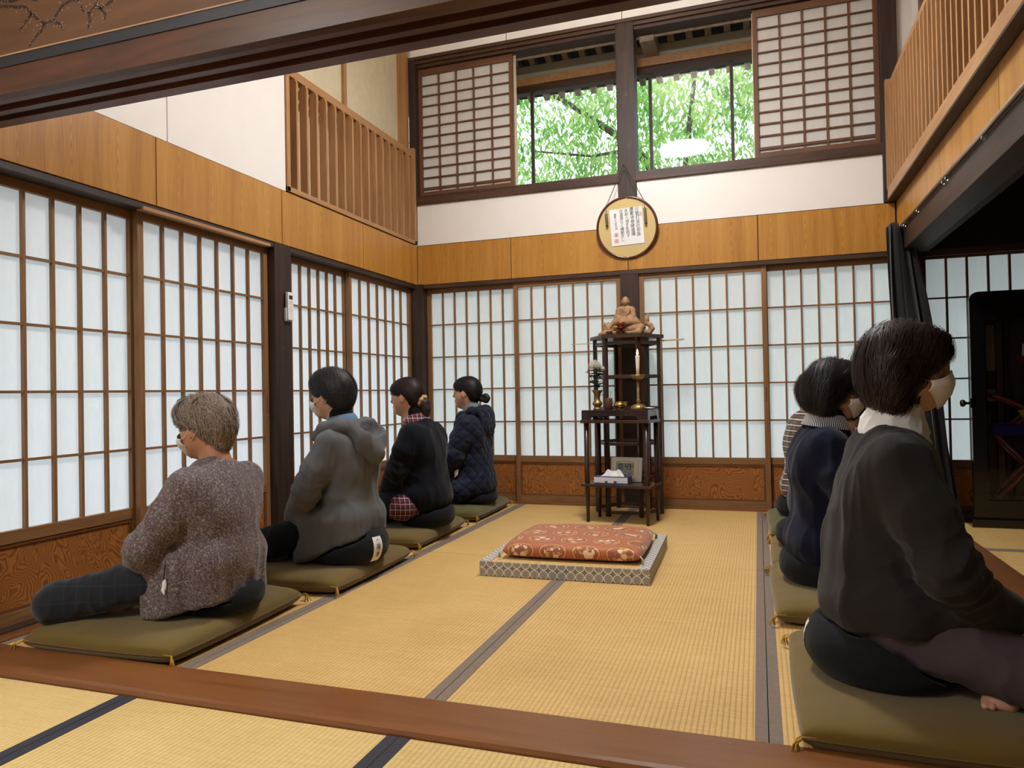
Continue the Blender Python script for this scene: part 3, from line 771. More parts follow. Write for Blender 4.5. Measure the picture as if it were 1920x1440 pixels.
# ================================================================ head, hair, face
def head_prims(Hm):
    P = [ell((-.012, 0, .030), (.095, .075, .085), .02), ell((.028, 0, -.030), (.060, .058, .086), .04), ell((.046, 0, -.086), (.036, .033, .028), .035),
         ell((.02, .045, -.035), (.045, .022, .04), .03), ell((.02, -.045, -.035), (.045, .022, .04), .03),
         cap((.088, 0, .010), (.101, 0, -.026), .008, .0125, .012), ell((.086, 0, .022), (.012, .045, .010), .02),
         cap((.086, -.016, -.061), (.086, .016, -.061), .0065, .0065, .008), cap((.084, -.014, -.071), (.084, .014, -.071), .0065, .0065, .008)]
    S = [ell((.103, .031, .002), (.016, .016, .010), .012), ell((.103, -.031, .002), (.016, .016, .010), .012)]
    E = [ell((.078, .031, -.001), (.012, .014, .0105), .006), ell((.078, -.031, -.001), (.012, .014, .0105), .006)]
    for sy in (1, -1):
        Re = rotm(0, -0.25, 0.35*sy)
        E.append(ell((-.008, .077*sy, -.012), (.020, .007, .031), .008, Re))
        S.append(ell((-.003, .087*sy, -.008), (.011, .010, .019), .004, Re))
    nk = [cap((-.020, 0, -.055), (-.048, 0, -.205), .052, .056, .035)]
    return [xf(p, Hm) for p in P+nk], [xf(p, Hm) for p in S], [xf(p, Hm) for p in E]

def hand_prims(w, f, nrm, side, curl=0.35):
    """w wrist, f finger direction, nrm palm normal, side +1/-1 for the thumb"""
    w, f, nrm = A_(w, float), A_(f, float), A_(nrm, float); f = f/np.linalg.norm(f); nrm = nrm-f*(nrm@f); nrm /= np.linalg.norm(nrm)
    l = np.cross(nrm, f)*side
    Rm = np.stack([f, l, nrm], 1)
    P = [rbox(w+f*.048, (.046, .037, .013), .012, .012, Rm), cap(w-f*.05, w+f*.01, .024, .022, .02)]
    for i, (o, ln) in enumerate(((.028, .068), (.0095, .076), (-.0095, .071), (-.028, .056))):
        p = w+f*.088+l*o; d = f.copy(); r = .0085-.0006*i; segs = (ln*.45, ln*.3, ln*.25)
        for j, sl in enumerate(segs):
            a = curl*(j+1)*0.8; d2 = f*math.cos(a)+nrm*math.sin(a); q = p+d2*sl
            P.append(cap(p, q, r, r-.0006, .004)); p = q; r -= .0005
    p = w+f*.022+l*.032; d = f*.55+l*.8+nrm*.15; d /= np.linalg.norm(d); q = p+d*.034; d = f*.85+l*.35+nrm*.3; d /= np.linalg.norm(d); q2 = q+d*.030
    P += [cap(w+f*.02+l*.012, p, .016, .013, .012), cap(p, q, .0115, .0100, .006), cap(q, q2, .0098, .0085, .005)]
    return P
def foot_prims(heel, toe, up):
    heel, toe, up = A_(heel, float), A_(toe, float), A_(up, float); f = toe-heel; L = np.linalg.norm(f); f /= L; l = np.cross(up, f); l /= np.linalg.norm(l)
    P = [cap(heel, heel+f*L*.72, .030, .024, .02), cap(heel+f*L*.35+l*.012, heel+f*L*.75+l*.018, .024, .02, .02), cap(heel+f*L*.35-l*.012, heel+f*L*.75-l*.018, .022, .018, .02)]
    for i in range(5):
        o = (i-2)*.0155; a = heel+f*L*(.74-abs(i-1)*.02)+l*o; P.append(cap(a, a+f*(.036-.005*i), .0115-.001*i, .0095-.001*i, .004))
    return P

def make_hair(parent, Hm, prims, subs, comb, n, length, mat, hw=0.0008, loose=0.004, wav=0.004, h=0.0045, extra=None, noiseamp=0.004, seed=1, planes=(), clump=45, curl=1.0):
    rs = np.random.RandomState(seed)
    def disp(V, N):
        st = vnoise(V, (90, 90, 26)); return noiseamp*(st-0.5)*2+noiseamp*(vnoise(V, (34, 34, 20))-0.5)*2
    V, F, Fd = solid(prims, h, subs, planes, disp, 1)
    N = vnormals(V, F)
    sel = rs.randint(0, len(V), n); P = V[sel]+rs.normal(0, 0.002, (n, 3)); S = 9
    off = rs.rand(n)**2*loose+0.0006; ph = rs.rand(n)*6.28; L = length*(0.55+0.7*rs.rand(n)); pts = []; nrm = []
    own = rs.normal(0, 0.07, (n, 3)); D = None
    for s_ in range(S):
        g = Fd.grad(P); dv = Fd.sample(P); near = (np.abs(dv) < 0.03)
        cl = np.stack([vnoise(P+q, (clump, clump, clump*.5))-.5 for q in (1.3, 5.1, 9.7)], 1)
        c = comb(P); c = c/(np.linalg.norm(c, axis=1, keepdims=True)+1e-9)+own+cl*curl; c = c/(np.linalg.norm(c, axis=1, keepdims=True)+1e-9)
        t = c-g*np.sum(c*g, 1, keepdims=True); t = np.where(near[:, None], t, A_([0, 0, -1.0])+0.3*c)
        t = t/(np.linalg.norm(t, axis=1, keepdims=True)+1e-9); D = t if D is None else 0.4*D+0.6*t
        tgt = off+(loose*0.5*(s_/S)**2); corr = np.where((np.abs(dv) < 0.02), tgt-dv, 0); P = P+g*corr[:, None]
        side = np.cross(D, g); pts.append(P.copy()); nrm.append(side/(np.linalg.norm(side, axis=1, keepdims=True)+1e-9))
        P = P+D*(L/S)[:, None]+nrm[-1]*(wav*np.sin(ph*.3+vnoise(P, (9, 9, 9))*9+s_*1.0))[:, None]*0.25
    W = hw*(0.6+0.8*rs.rand(n)); VV = [V]; FF = [F]; base = len(V)
    SV = np.zeros((n, S, 2, 3))
    for s_ in range(S):
        w = (W*(1.0 if s_ < S-2 else (0.7 if s_ == S-2 else 0.15)))[:, None]
        SV[:, s_, 0] = pts[s_]-nrm[s_]*w; SV[:, s_, 1] = pts[s_]+nrm[s_]*w
    VV.append(SV.reshape(-1, 3)); k = np.arange(n)[:, None]*(2*S)+np.arange(S-1)[None]*2+base; k = k.reshape(-1)
    FF.append(np.stack([k, k+1, k+3, k+2], 1))
    V = np.concatenate(VV); F = np.concatenate(FF)
    Hn = A_(Hm); V = V@Hn[:3, :3].T+Hn[:3, 3]
    return ob('hair', npmesh('hair', V, F, mat), parent)

def mask_obj(parent, Hm, m=None):
    r = lambda a, z: None
    vx = [0.0, 0.12, 0.35, 0.62, 0.82, 1.0]
    def fn(u, v):
        a = (u-0.5)*2*1.30; sa = abs(math.sin(a))
        top = -0.004-0.034*sa**1.4; bot = -0.113+0.046*sa**1.6
        z = bot+(top-bot)*v
        fx = float(np.interp(v, vx, [0.074, 0.090, 0.104, 0.1135, 0.110, 0.103])); hw = float(np.interp(v, vx, [0.050, 0.058, 0.068, 0.074, 0.076, 0.077]))
        pl = 1+0.010*math.sin(v*math.pi*6)
        x = 0.016+(fx-0.016)*max(0.0, math.cos(a))**0.75*pl; y = hw*math.copysign(sa**1.0, a)
        return (x+0.004, y, z)
    mb = MB().grid(fn, 25, 21)
    Hn = A_(Hm); V = A_(mb.v)@Hn[:3, :3].T+Hn[:3, 3]
    o = ob('face_mask', npmesh('face_mask', V, mb.f, M['mask']), parent)
    md = o.modifiers.new('thick', 'SOLIDIFY'); md.thickness = 0.0016; md.offset = 1
    for sy in (1, -1):
        pt = A_(fn(1.0 if sy > 0 else 0.0, 0.95)); pb = A_(fn(1.0 if sy > 0 else 0.0, 0.08))
        path = [pt, pt+A_((-.025, .004*sy, .006)), A_((-.012, .083*sy, .022)), A_((-.030, .087*sy, .006)), A_((-.030, .086*sy, -.026)), A_((-.012, .081*sy, -.042)), pb]
        pp = [tuple(A_(p)@Hn[:3, :3].T+Hn[:3, 3]) for p in path]
        MB().tube(pp, 0.0013, 6).build('ear_loop', M['mask_loop'], o, True)
    return o
def face_lines(parent, Hm, mat):
    Hn = A_(Hm)
    for sy in (1, -1):
        for nm, pts, r in (('eyebrow', [(.082, .016*sy, .022), (.080, .032*sy, .026), (.068, .048*sy, .021)], (.0025, .003, .0015)),
                           ('eyelashes', [(.087, .019*sy, -.006), (.089, .031*sy, -.0085), (.079, .045*sy, -.005)], (.0010, .0014, .0010))):
            MB().tube([tuple(A_(p)@Hn[:3, :3].T+Hn[:3, 3]) for p in pts], r, 6).build(nm, mat, parent, True)

WEAR = {}
# ================================================================ a seated sitter
def joints(c):
    """c: overrides. local frame: x forward, y to the sitter's left, z up"""
    J = dict(pelvis=(0, 0, .275), waist=(.0, 0, .42), chest=(.005, 0, .585), neck=(-.005, 0, .745), head=(.035, 0, .905),
             shL=(-.01, .165, .70), elL=(.015, .225, .465), wrL=(.205, .085, .285), hipL=(.03, .085, .255), knL=(.43, .27, .15), anL=(.25, -.03, .12), toL=(.22, -.20, .085),
             shR=(-.01, -.165, .70), elR=(.015, -.225, .465), wrR=(.205, -.085, .275), hipR=(.03, -.085, .255), knR=(.43, -.27, .15), anR=(.33, .05, .115), toR=(.31, .20, .085))
    J.update(c); return {k: A_(v, float) for k, v in J.items()}
def arm_prims(J, g, k=.022, cuff=0.0, sides='LR'):
    P = []
    for s in sides:
        sh, el, wr = J['sh'+s], J['el'+s], J['wr'+s]
        m = sh*.5+el*.5+A_((-.006, .004*np.sign(sh[1]), 0))
        P += [cap(sh, m, .054+g, .050+g, k), cap(m, el, .050+g, .046+g, .03), cap(el, wr+(wr-el)*cuff, .046+g, .035+g*1.1, .03)]
    return P
def torso_prims(J, g, w=1.0, d=1.0, k=.06):
    nb = J['neck']+A_((-.012, 0, -.085))
    P = [ell(J['pelvis']+A_((-.005, 0, .02)), (.115*d+g, .152*w+g, .12), k), ell(J['waist'], (.110*d+g, .146*w+g, .14), k),
         ell(J['chest'], (.103*d+g, .140*w+g, .14), k), cap(nb, J['neck']+A_((.0, 0, -.05)), .066+g, .052+g, .04)]
    for s in 'LR':
        sh = J['sh'+s]; P.append(cap(nb+A_((0, 0, .005)), sh+A_((0, -.02*np.sign(sh[1]), -.004)), .056+g, .050+g, .05))
        P.append(cap(sh*A_((1, .72, 1))+A_((-.012, 0, -.06)), J['chest']*A_((1, 1, 1))+A_((-.02, sh[1]*.55, -.03)), .072+g, .075+g, .05))
    return P
def leg_prims(J, g, k=.04, sides='LR'):
    P = [ell(J['pelvis']+A_((0, 0, -.005)), (.125+g, .160+g, .095), .05)]
    for s in sides:
        hip, kn, an = J['hip'+s], J['kn'+s], J['an'+s]
        P += [cap(hip, kn, .086+g, .064+g, k), cap(kn, an, .060+g, .042+g, k)]
    return P
def folds(amp=0.006, sc=(9, 9, 5), amp2=0.0025, seed=0.0):
    def f(V, N):
        a = vnoise(V+seed, sc); b = vnoise(V+seed+3.1, A_(sc)*2.1); c = vnoise(V+seed+7.7, (15, 15, 3.0))
        r = lambda q: (1-np.abs(2*q-1))**2
        return 1.5*amp*(r(a)-.35)+2.2*amp2*(r(b)-.35)+.9*amp*(r(c)-.35)
    return f
def elbow_folds(J, base, s='L', amp=0.006):
    el, sh, wr = J['el'+s], J['sh'+s], J['wr'+s]
    def f(V, N):
        d = base(V, N); r = np.linalg.norm(V-el, axis=1); ax = (wr-sh)/np.linalg.norm(wr-sh); t = (V-el)@ax
        return d+amp*(1-2*np.abs(np.sin(t*62+vnoise(V, (9, 9, 9))*4.5))**.7)*np.exp(-(r/0.11)**2)
    return f

def person(label, loc, rz, J, hrot, skin='skin', hair='black', hairfn=None, mask=True, body_g=-.012):
    Hm = np.eye(4); Hm[:3, :3] = rotm(*hrot); Hm[:3, 3] = J['head']
    hp, hs, he = head_prims(Hm)
    hd = Field(hp, 0.0046, hs); 
    for e in he: hd.op(e, 1)
    V1, F1 = hd.nets(); V1 = relax(V1, F1, 1, 0.4)
    pr = torso_prims(J, -.02)+arm_prims(J, -.016)+leg_prims(J, -.018)+[cap(J['neck']+A_((0, 0, -.06)), J['neck']+A_((.0, 0, .02)), .05, .05, .04)]
    V2, F2, fd2 = solid(pr, 0.012)
    fine = []
    for s, sd in (('L', 1), ('R', -1)):
        wr = J['wr'+s]; ff = A_((.25, -sd*1.0, -.05)); fine += hand_prims(wr, ff, (0, 0, 1) if s == 'L' else (0.1, 0, 1), -sd*-1 if s == 'L' else 1, 0.22)
    V3, F3, _ = solid(fine, 0.0042, it=0)
    ft = foot_prims(J['anL'], J['toL'], (0, 0, 1))+foot_prims(J['anR'], J['toR'], (0, 0, 1))
    V4, F4, fdft = solid(ft, 0.005, it=0)
    Vs, Fs, o = [], [], 0
    for V, F in ((V1, F1), (V2, F2), (V3, F3), (V4, F4)):
        Vs.append(V); Fs.append(F+o); o += len(V)
    body = ob('person', npmesh('person', np.concatenate(Vs), np.concatenate(Fs), M[skin]), None, (*loc, 0), (0, 0, rz))
    tag(body, label, 'person', 'sitters in meditation'); WEAR.setdefault(body.name, []).extend([(fdft, None), (fd2, None)])
    return body, Hm
def cloth(parent, name, prims, h, mat, subs=(), planes=(), disp=None, it=2):
    V, F, fd = solid(prims, h, subs, planes, disp, it); WEAR.setdefault(parent.name, []).append((fd, disp)); return ob(name, npmesh(name, V, F, mat), parent)
def comb_down(back=0.35, part=None):
    def f(P):
        q = P.copy(); out = np.zeros_like(P); top = np.clip((P[:, 2]-0.03)/0.08, 0, 1)
        out[:, 0] = -back+0.0*top; out[:, 2] = -1.0; out[:, 1] = np.sign(P[:, 1])*0.9*top; return out
    return f

def collar_band(parent, name, c, mat, rin=.066, rout=.098, zin=.045, zout=-.002, drop=.13, gap=.035, stripe=None):
    """folded collar lying round the neck and running down the front"""
    c = A_(c, float)
    def fn(u, v):
        t = (u*2-1)*1.35; a = max(-1.0, min(1.0, t)); th = a*2.25; ex = max(0.0, abs(t)-1.0)/.35; sg = 1 if t > 0 else -1
        r = rin+(rout-rin)*v; z = zin+(zout-zin)*v-.028*(1-math.cos(th))*.5; x = -r*math.cos(th)*1.0; y = r*math.sin(th)*1.02
        x += ex*.030; y += (sg*gap*(1+.7*v)-y)*ex*.6; z -= ex*drop; bul = .006*math.sin(math.pi*v)
        return (c[0]+x*(1+bul), c[1]+y*(1+bul), c[2]+z+bul)
    o = MB().grid(fn, 81, 7).build(name, mat, parent, True); md = o.modifiers.new('thick', 'SOLIDIFY'); md.thickness = .005; md.offset = 0
    if stripe:
        mb = MB(); n = 81
        def f2(u, v):
            p = A_(fn(u, v)); q = p-A_((c[0], c[1], c[2]-.05)); return tuple(p+q/np.linalg.norm(q)*.0036)
        for k in range(0, n-1, 1):
            ua, ub = k/(n-1), (k+.45)/(n-1)
            for j in range(6): mb.quad(f2(ua, j/6), f2(ub, j/6), f2(ub, (j+1)/6), f2(ua, (j+1)/6))
        mb.build('collar_stripes', stripe, o)
    return o
# ================================================================ the eight sitters
PI = math.pi
M['hair_black'] = hair_mat('black_hair', (16, 13, 13), (44, 36, 34)); M['hair_brown'] = hair_mat('dark_brown_hair', (24, 15, 14), (58, 38, 34))
M['hair_grey'] = hair_mat('grey_brown_hair', (92, 76, 66), (176, 158, 142), 0.55); M['hair_salt'] = hair_mat('black_hair_with_grey', (20, 19, 20), (66, 62, 62))
M['f_paisley'] = paisley('grey_mauve_paisley_cloth'); M['f_check'] = plaid('navy_check_cloth', (28, 31, 40), (25, 28, 36), (46, 52, 62), 0.055, amt=0.35)
M['f_hoodie'] = fabric('grey_marl_jersey', (92, 92, 93), 0.9, 0.16, 420, 0.2); M['f_black'] = fabric('black_trouser_cloth', (18, 17, 19), 0.9, 0.15)
M['f_denim'] = fabric('blue_chambray', (96, 122, 148), 0.85, 0.1); M['f_navyknit'] = fabric('dark_navy_knit', (17, 18, 26), 0.9, 0.15, 500, 0.2)
M['f_redplaid'] = plaid('red_plaid_flannel', (34, 26, 36), (120, 34, 44), (196, 176, 176), 0.034); M['f_charleg'] = fabric('charcoal_jersey', (30, 32, 36), 0.9, 0.12)
M['f_quilt'] = fabric('navy_quilted_nylon', (28, 32, 48), 0.6, 0.12, 300, 0.06); M['f_sweat'] = fabric('charcoal_fleece', (42, 39, 39), 0.95, 0.12, 380, 0.2, 0.10)
M['f_mauve'] = fabric('mauve_grey_trouser_cloth', (74, 62, 67), 0.85, 0.08); M['f_white'] = fabric('white_rib_knit', (222, 220, 220), 0.85, 0.04, 260, 0.2)
M['f_navy2'] = fabric('midnight_blue_knit', (20, 23, 42), 0.95, 0.12, 420, 0.2, 0.10); M['f_stripecollar'] = plain('pale_stripe_cloth', (206, 204, 206), 0.8)
M['f_stripe'] = stripes('brown_cream_striped_knit', [(88, 72, 62), (88, 72, 62), (46, 38, 38), (196, 180, 158), (46, 38, 38)], 0.034)
M['f_beige'] = fabric('beige_scrunchie_cloth', (186, 150, 116), 0.85, 0.1); M['f_grey2'] = fabric('slate_knit', (70, 72, 84), 0.9)

def std_hair(parent, Hm, style, mat, seed=1, n=2600):
    C = [ell((-.016, 0, .034), (.108, .089, .094), .02)]
    face = [ell((.105, 0, -.055), (.072, .085, .086), .02), ell((.03, 0, -.125), (.09, .12, .075), .02)]
    if style == 'short':      # short crop, nape tapered
        C += [ell((-.055, 0, -.01), (.066, .074, .085), .04), ell((.012, 0, .062), (.088, .080, .068), .03)]
        subs = face+[ell((.02, .09, -.05), (.035, .035, .05), .015), ell((.02, -.09, -.05), (.035, .035, .05), .015)]
        return make_hair(parent, Hm, C, subs, comb_down(.5), n, .09, mat, seed=seed, loose=.008, noiseamp=.005, clump=40, curl=.9)
    if style == 'wavy':       # short grey wavy crop, nape cut close
        C = [ell((-.016, 0, .038), (.108, .088, .086), .02), ell((.030, .0, .064), (.074, .074, .054), .03), ell((-.058, 0, .010), (.060, .074, .070), .03), cap((-.072, 0, -.03), (-.064, 0, -.075), .046, .034, .04)]
        subs = face+[ell((.03, .092, -.045), (.052, .042, .055), .012), ell((.03, -.092, -.045), (.052, .042, .055), .012)]
        return make_hair(parent, Hm, C, subs, comb_down(.7), n, .075, mat, hw=.0009, seed=seed, loose=.012, wav=.012, noiseamp=.006, clump=34, curl=2.6)
    if style == 'bob':        # chin length, full at the back
        C = [ell((-.014, 0, .036), (.102, .088, .088), .02), ell((-.046, 0, -.02), (.076, .090, .105), .05), ell((-.022, .060, -.045), (.046, .036, .078), .04), ell((-.022, -.060, -.045), (.046, .036, .078), .04), ell((.042, 0, .052), (.062, .074, .050), .03)]
        subs = [ell((.112, 0, -.066), (.078, .098, .090), .018), ell((.05, 0, -.15), (.10, .06, .075), .02), ell((.045, .09, -.085), (.05, .05, .045), .02), ell((.045, -.09, -.085), (.05, .05, .045), .02)]
        return make_hair(parent, Hm, C, subs, comb_down(.3), n, .13, mat, seed=seed, loose=.014, wav=.008, noiseamp=.007, clump=38, curl=1.3)
    if style == 'tied':       # combed back to a low tie
        C = [ell((-.016, 0, .032), (.100, .081, .089), .02), ell((-.06, 0, -.01), (.052, .066, .07), .04), ell((.03, 0, .05), (.07, .07, .05), .03)]
        subs = [ell((.100, 0, -.055), (.075, .080, .092), .02), ell((.0, .09, -.055), (.05, .045, .05), .02), ell((.0, -.09, -.055), (.05, .045, .05), .02), ell((.02, 0, -.13), (.09, .12, .075), .02)]
        return make_hair(parent, Hm, C, subs, lambda P: A_([-.095, 0, -.045])-P, n, .09, mat, seed=seed, loose=.003, wav=.001, noiseamp=.002, clump=40, curl=.25)

# ---- first sitter from the front, side wall: grey hair, paisley jacket
J = joints(dict(pelvis=(0, 0, .27), waist=(.0, 0, .38), chest=(-.005, 0, .50), neck=(.018, 0, .655), head=(.056, 0, .785),
    shL=(.0, .155, .560), elL=(.12, .232, .365), wrL=(.285, .09, .235), shR=(.0, -.155, .560), elR=(.14, -.235, .365), wrR=(.285, -.085, .225),
    knL=(.475, .30, .150), knR=(.475, -.28, .15), anL=(.30, -.05, .12), anR=(.36, .06, .115)))
LX = PI
b, Hm = person('grey-haired person in mauve paisley jacket, nearest to the front', (.735, -3.30), LX, J, (0, .16, 0), 'skin2')
std_hair(b, Hm, 'wavy', M['hair_grey'], 2, 8000); mask_obj(b, Hm); face_lines(b, Hm, M['hair_grey'])
cloth(b, 'trousers', leg_prims(J, .004), .0075, M['f_check'], disp=folds(.004))
jk = torso_prims(J, .016, 1.04, .98)+arm_prims(J, .016)+[rbox((.015, 0, .22), (.132, .190, .14), .075, .04), rbox((.085, .175, .20), (.095, .045, .13), .04, .04), rbox((.085, -.175, .20), (.095, .045, .13), .04, .04)]
cloth(b, 'jacket', jk, .0065, M['f_paisley'], [cap(J['head']+A_((-.0, 0, -.10)), J['head']+A_((.04, 0, .1)), .072, .09, .012), ell((.26, 0, .12), (.14, .14, .10), .03)],
      [((0, 0, .122), (-.22, 0, -1))], elbow_folds(J, folds(.008, (7, 7, 4), .003, 1.0), 'L', .005))
MB().tube([(.030, .232, .30), (.028, .240, .265), (.034, .238, .225)], .0018, 6).build('pocket_seam', M['f_black'], b, True)
V_, F_, _ = solid([ell((.03, .236, .232), (.010, .006, .022), .01), cap((.03, .243, .215), (.022, .246, .20), .007, .003, .008)], .003); ob('tissue_in_pocket', npmesh('tissue_in_pocket', V_, F_, M['f_white']), b)

# ---- second: grey hoodie
J = joints(dict(head=(.092, 0, .905), neck=(.025, 0, .745), chest=(-.005, 0, .575), shL=(.0, .162, .665), shR=(.0, -.162, .665), elL=(.095, .225, .445), elR=(.095, -.225, .445),
    wrL=(.25, .10, .27), wrR=(.25, -.10, .26), knL=(.50, .28, .15), knR=(.50, -.28, .15)))
b, Hm = person('person in a grey hooded jacket with short black hair', (.785, -2.43), LX, J, (0, .10, .0))
std_hair(b, Hm, 'short', M['hair_salt'], 3, 7000); mask_obj(b, Hm); face_lines(b, Hm, M['hair_black'])
cloth(b, 'trousers', leg_prims(J, .004), .008, M['f_black'], disp=folds(.004, seed=2))
hd_ = torso_prims(J, .016, 1.02, .98)+arm_prims(J, .014)+[rbox((.005, 0, .24), (.138, .182, .13), .08, .04), rbox((.085, .165, .21), (.10, .05, .13), .04, .04), rbox((.085, -.165, .21), (.10, .05, .13), .04, .04)]
cloth(b, 'hooded_jacket', hd_, .007, M['f_hoodie'], [cap(J['neck']+A_((.02, 0, -.02)), J['head'], .070, .10, .01), ell((.24, 0, .12), (.13, .13, .11), .03)], [((0, 0, .165), (-.42, 0, -1))],
      elbow_folds(J, folds(.009, (7, 7, 3.5), .003, 2.0), 'L', .005))
hood = chain([(.105, .11, .70), (.05, .135, .735), (-.03, .115, .745), (-.085, .06, .735), (-.10, 0, .73), (-.085, -.06, .735), (-.03, -.115, .745), (.05, -.135, .735), (.105, -.11, .70)], [.022, .028, .034, .038, .040, .038, .034, .028, .022], .03)
hood += [ell((-.125, 0, .665), (.040, .125, .085), .05), cap((-.13, -.075, .70), (-.155, 0, .605), .030, .034, .04), cap((-.13, .075, .70), (-.155, 0, .605), .030, .034, .04)]
cloth(b, 'hood', hood, .006, M['f_hoodie'], [ell((-.135, 0, .745), (.035, .085, .07), .02)], (), folds(.006, (10, 10, 8), .002))
collar_band(b, 'shirt_collar', J['neck']+A_((.012, 0, .012)), M['f_denim'], .064, .088, .050, .006)
cloth(b, 'shirt_hem', [ell((.27, .15, .215), (.07, .055, .05), .02), ell((.27, -.15, .215), (.07, .055, .05), .02)], .006, M['f_denim'], disp=folds(.004))
cloth(b, 'undershirt_neck', [cap(J['neck']+A_((.0, 0, .01)), J['neck']+A_((.018, 0, .065)), .066, .060, .01)], .005, M['f_black'])

# ---- third: navy knit, red plaid shirt, ponytail
J = joints(dict(head=(.122, 0, .885), neck=(.045, 0, .735), chest=(.01, 0, .575), shL=(.015, .155, .655), shR=(.015, -.155, .655), elL=(.085, .215, .45), elR=(.085, -.215, .45), wrL=(.235, .09, .27), wrR=(.235, -.09, .26),
    knL=(.47, .27, .15), knR=(.47, -.27, .15)))
b, Hm = person('person in a dark navy knit with ponytail and beige scrunchie', (.745, -1.47), LX, J, (0, .06, .0))
std_hair(b, Hm, 'tied', M['hair_brown'], 4, 3800); face_lines(b, Hm, M['hair_black'])
Hi = lambda p: tuple(A_(p)@Hm[:3, :3].T+Hm[:3, 3])
pony = [Hi(p) for p in ((-.10, 0, -.035), (-.125, 0, -.055), (-.130, .004, -.09), (-.125, .006, -.125), (-.120, .004, -.15))]
V_, F_, _ = solid(chain(pony, [.024, .030, .029, .020, .006], .02), .004, disp=lambda V, N: .006*(vnoise(V, (110, 110, 14))-.5)); o_ = ob('ponytail', npmesh('ponytail', V_, F_, M['hair_brown']), b)
ax_ = A_((-.85, 0, -.52)); e1 = A_((0, 1., 0)); e2 = np.cross(ax_, e1)
ringp = [Hi(A_((-.104, 0, -.036))+(e1*math.cos(a)+e2*math.sin(a))*(.026+.004*(k % 2))+ax_*.004*(1 if k % 2 else -1)) for k, a in enumerate([i*2*PI/16 for i in range(17)])]
V_, F_, _ = solid(chain(ringp, [.014 if k % 2 else .011 for k in range(17)], .006), .003); ob('scrunchie', npmesh('scrunchie', V_, F_, M['f_beige']), b)
cloth(b, 'trousers', leg_prims(J, .004), .008, M['f_charleg'], disp=folds(.004, seed=4))
cloth(b, 'knit_jacket', torso_prims(J, .018)+arm_prims(J, .012)+[ell(J['pelvis']+A_((-.015, 0, -.02)), (.142, .178, .115), .05)], .0075, M['f_navyknit'], [cap(J['neck']+A_((.02, 0, -.015)), J['head'], .066, .09, .01), ell((.26, 0, .14), (.15, .13, .12), .03)],
      [((0, 0, .185), (.35, 0, -1))], elbow_folds(J, folds(.008, (7, 7, 3.5), .003, 5.0), 'L', .005))
cloth(b, 'plaid_shirt_tail', [ell((.03, 0, .225), (.155, .188, .095), .04), ell((.10, .165, .215), (.105, .065, .080), .04), ell((.10, -.165, .215), (.105, .065, .080), .04)], .0075, M['f_redplaid'], planes=[((0, 0, .115), (.05, 0, -1))], disp=folds(.006))
collar_band(b, 'plaid_collar', J['neck']+A_((.012, 0, -.004)), M['f_redplaid'], .062, .092, .052, .000)
cloth(b, 'undershirt_neck', [cap(J['neck']+A_((.0, 0, .0)), J['neck']+A_((.018, 0, .055)), .064, .058, .01)], .005, M['f_black'])

# ---- fourth: navy quilted jacket, bun
J = joints(dict(head=(.045, 0, .905), neck=(-.005, 0, .755), shL=(-.01, .158, .672), shR=(-.01, -.158, .672), elL=(.06, .225, .455), elR=(.06, -.225, .455), wrL=(.15, .16, .315), wrR=(.2, -.10, .28), knL=(.44, .27, .16), knR=(.44, -.27, .16)))
b, Hm = person('person in a navy quilted jacket with a low bun', (.705, -.56), LX, J, (0, .0, .0))
std_hair(b, Hm, 'tied', M['hair_black'], 5, 3400); face_lines(b, Hm, M['hair_black'])
Hi = lambda p: tuple(A_(p)@Hm[:3, :3].T+Hm[:3, 3])
bun = [Hi(p) for p in ((-.10, 0, -.03), (-.125, 0, -.055), (-.155, .0, -.062), (-.168, .0, -.045), (-.155, .0, -.028), (-.130, .0, -.030))]
V_, F_, _ = solid(chain(bun, [.016, .018, .020, .019, .018, .014], .01), .004, disp=lambda V, N: .004*(vnoise(V, (90, 90, 30))-.5)); ob('hair_bun', npmesh('hair_bun', V_, F_, M['hair_black']), b)
cloth(b, 'trousers', leg_prims(J, .004), .009, M['f_black'], disp=folds(.004, seed=6))
def quilt(V, N):
    w = np.arctan2(V[:, 1], V[:, 0]+.02)*.19; a = PI/.062
    q = np.minimum(np.abs(np.sin(a*(V[:, 2]+w)*.72)), np.abs(np.sin(a*(V[:, 2]-w)*.72)))
    return .009*np.sqrt(q)-.006+folds(.006, (7, 7, 4), .002, 7.0)(V, N)
cloth(b, 'quilted_jacket', torso_prims(J, .024)+arm_prims(J, .020)+[ell(J['pelvis']+A_((-.01, 0, -.05)), (.155, .19, .12), .05), ell((.08, .17, .20), (.12, .08, .09), .05), ell((.08, -.17, .20), (.12, .08, .09), .05)], .006, M['f_quilt'],
      [cap(J['neck']+A_((.01, 0, -.01)), J['head'], .068, .09, .01), ell((.27, 0, .14), (.13, .12, .12), .03)], [((0, 0, .115), (0, 0, -1))], quilt)
V_, F_, _ = solid([ell((.045, .222, .330), (.014, .010, .020), .01), cap((.045, .222, .315), (.055, .226, .298), .010, .005, .008), cap((.04, .222, .335), (.03, .226, .350), .009, .005, .008)], .003); ob('tissue_in_pocket', npmesh('tissue_in_pocket', V_, F_, M['f_white']), b)
hood = chain([(.09, .10, .68), (.04, .125, .735), (-.04, .11, .765), (-.085, .05, .765), (-.095, 0, .762), (-.085, -.05, .765), (-.04, -.11, .765), (.04, -.125, .735), (.09, -.10, .68)], [.018, .024, .028, .030, .032, .030, .028, .024, .018], .03)+[ell((-.115, 0, .68), (.042, .115, .10), .05)]
cloth(b, 'hood', hood, .006, M['f_quilt'], disp=quilt)
cloth(b, 'shirt_collar', [cap(J['neck']+A_((.0, 0, .0)), J['neck']+A_((.012, 0, .045)), .064, .058, .01)], .005, fabric('pale_sage_cloth', (128, 134, 128)))

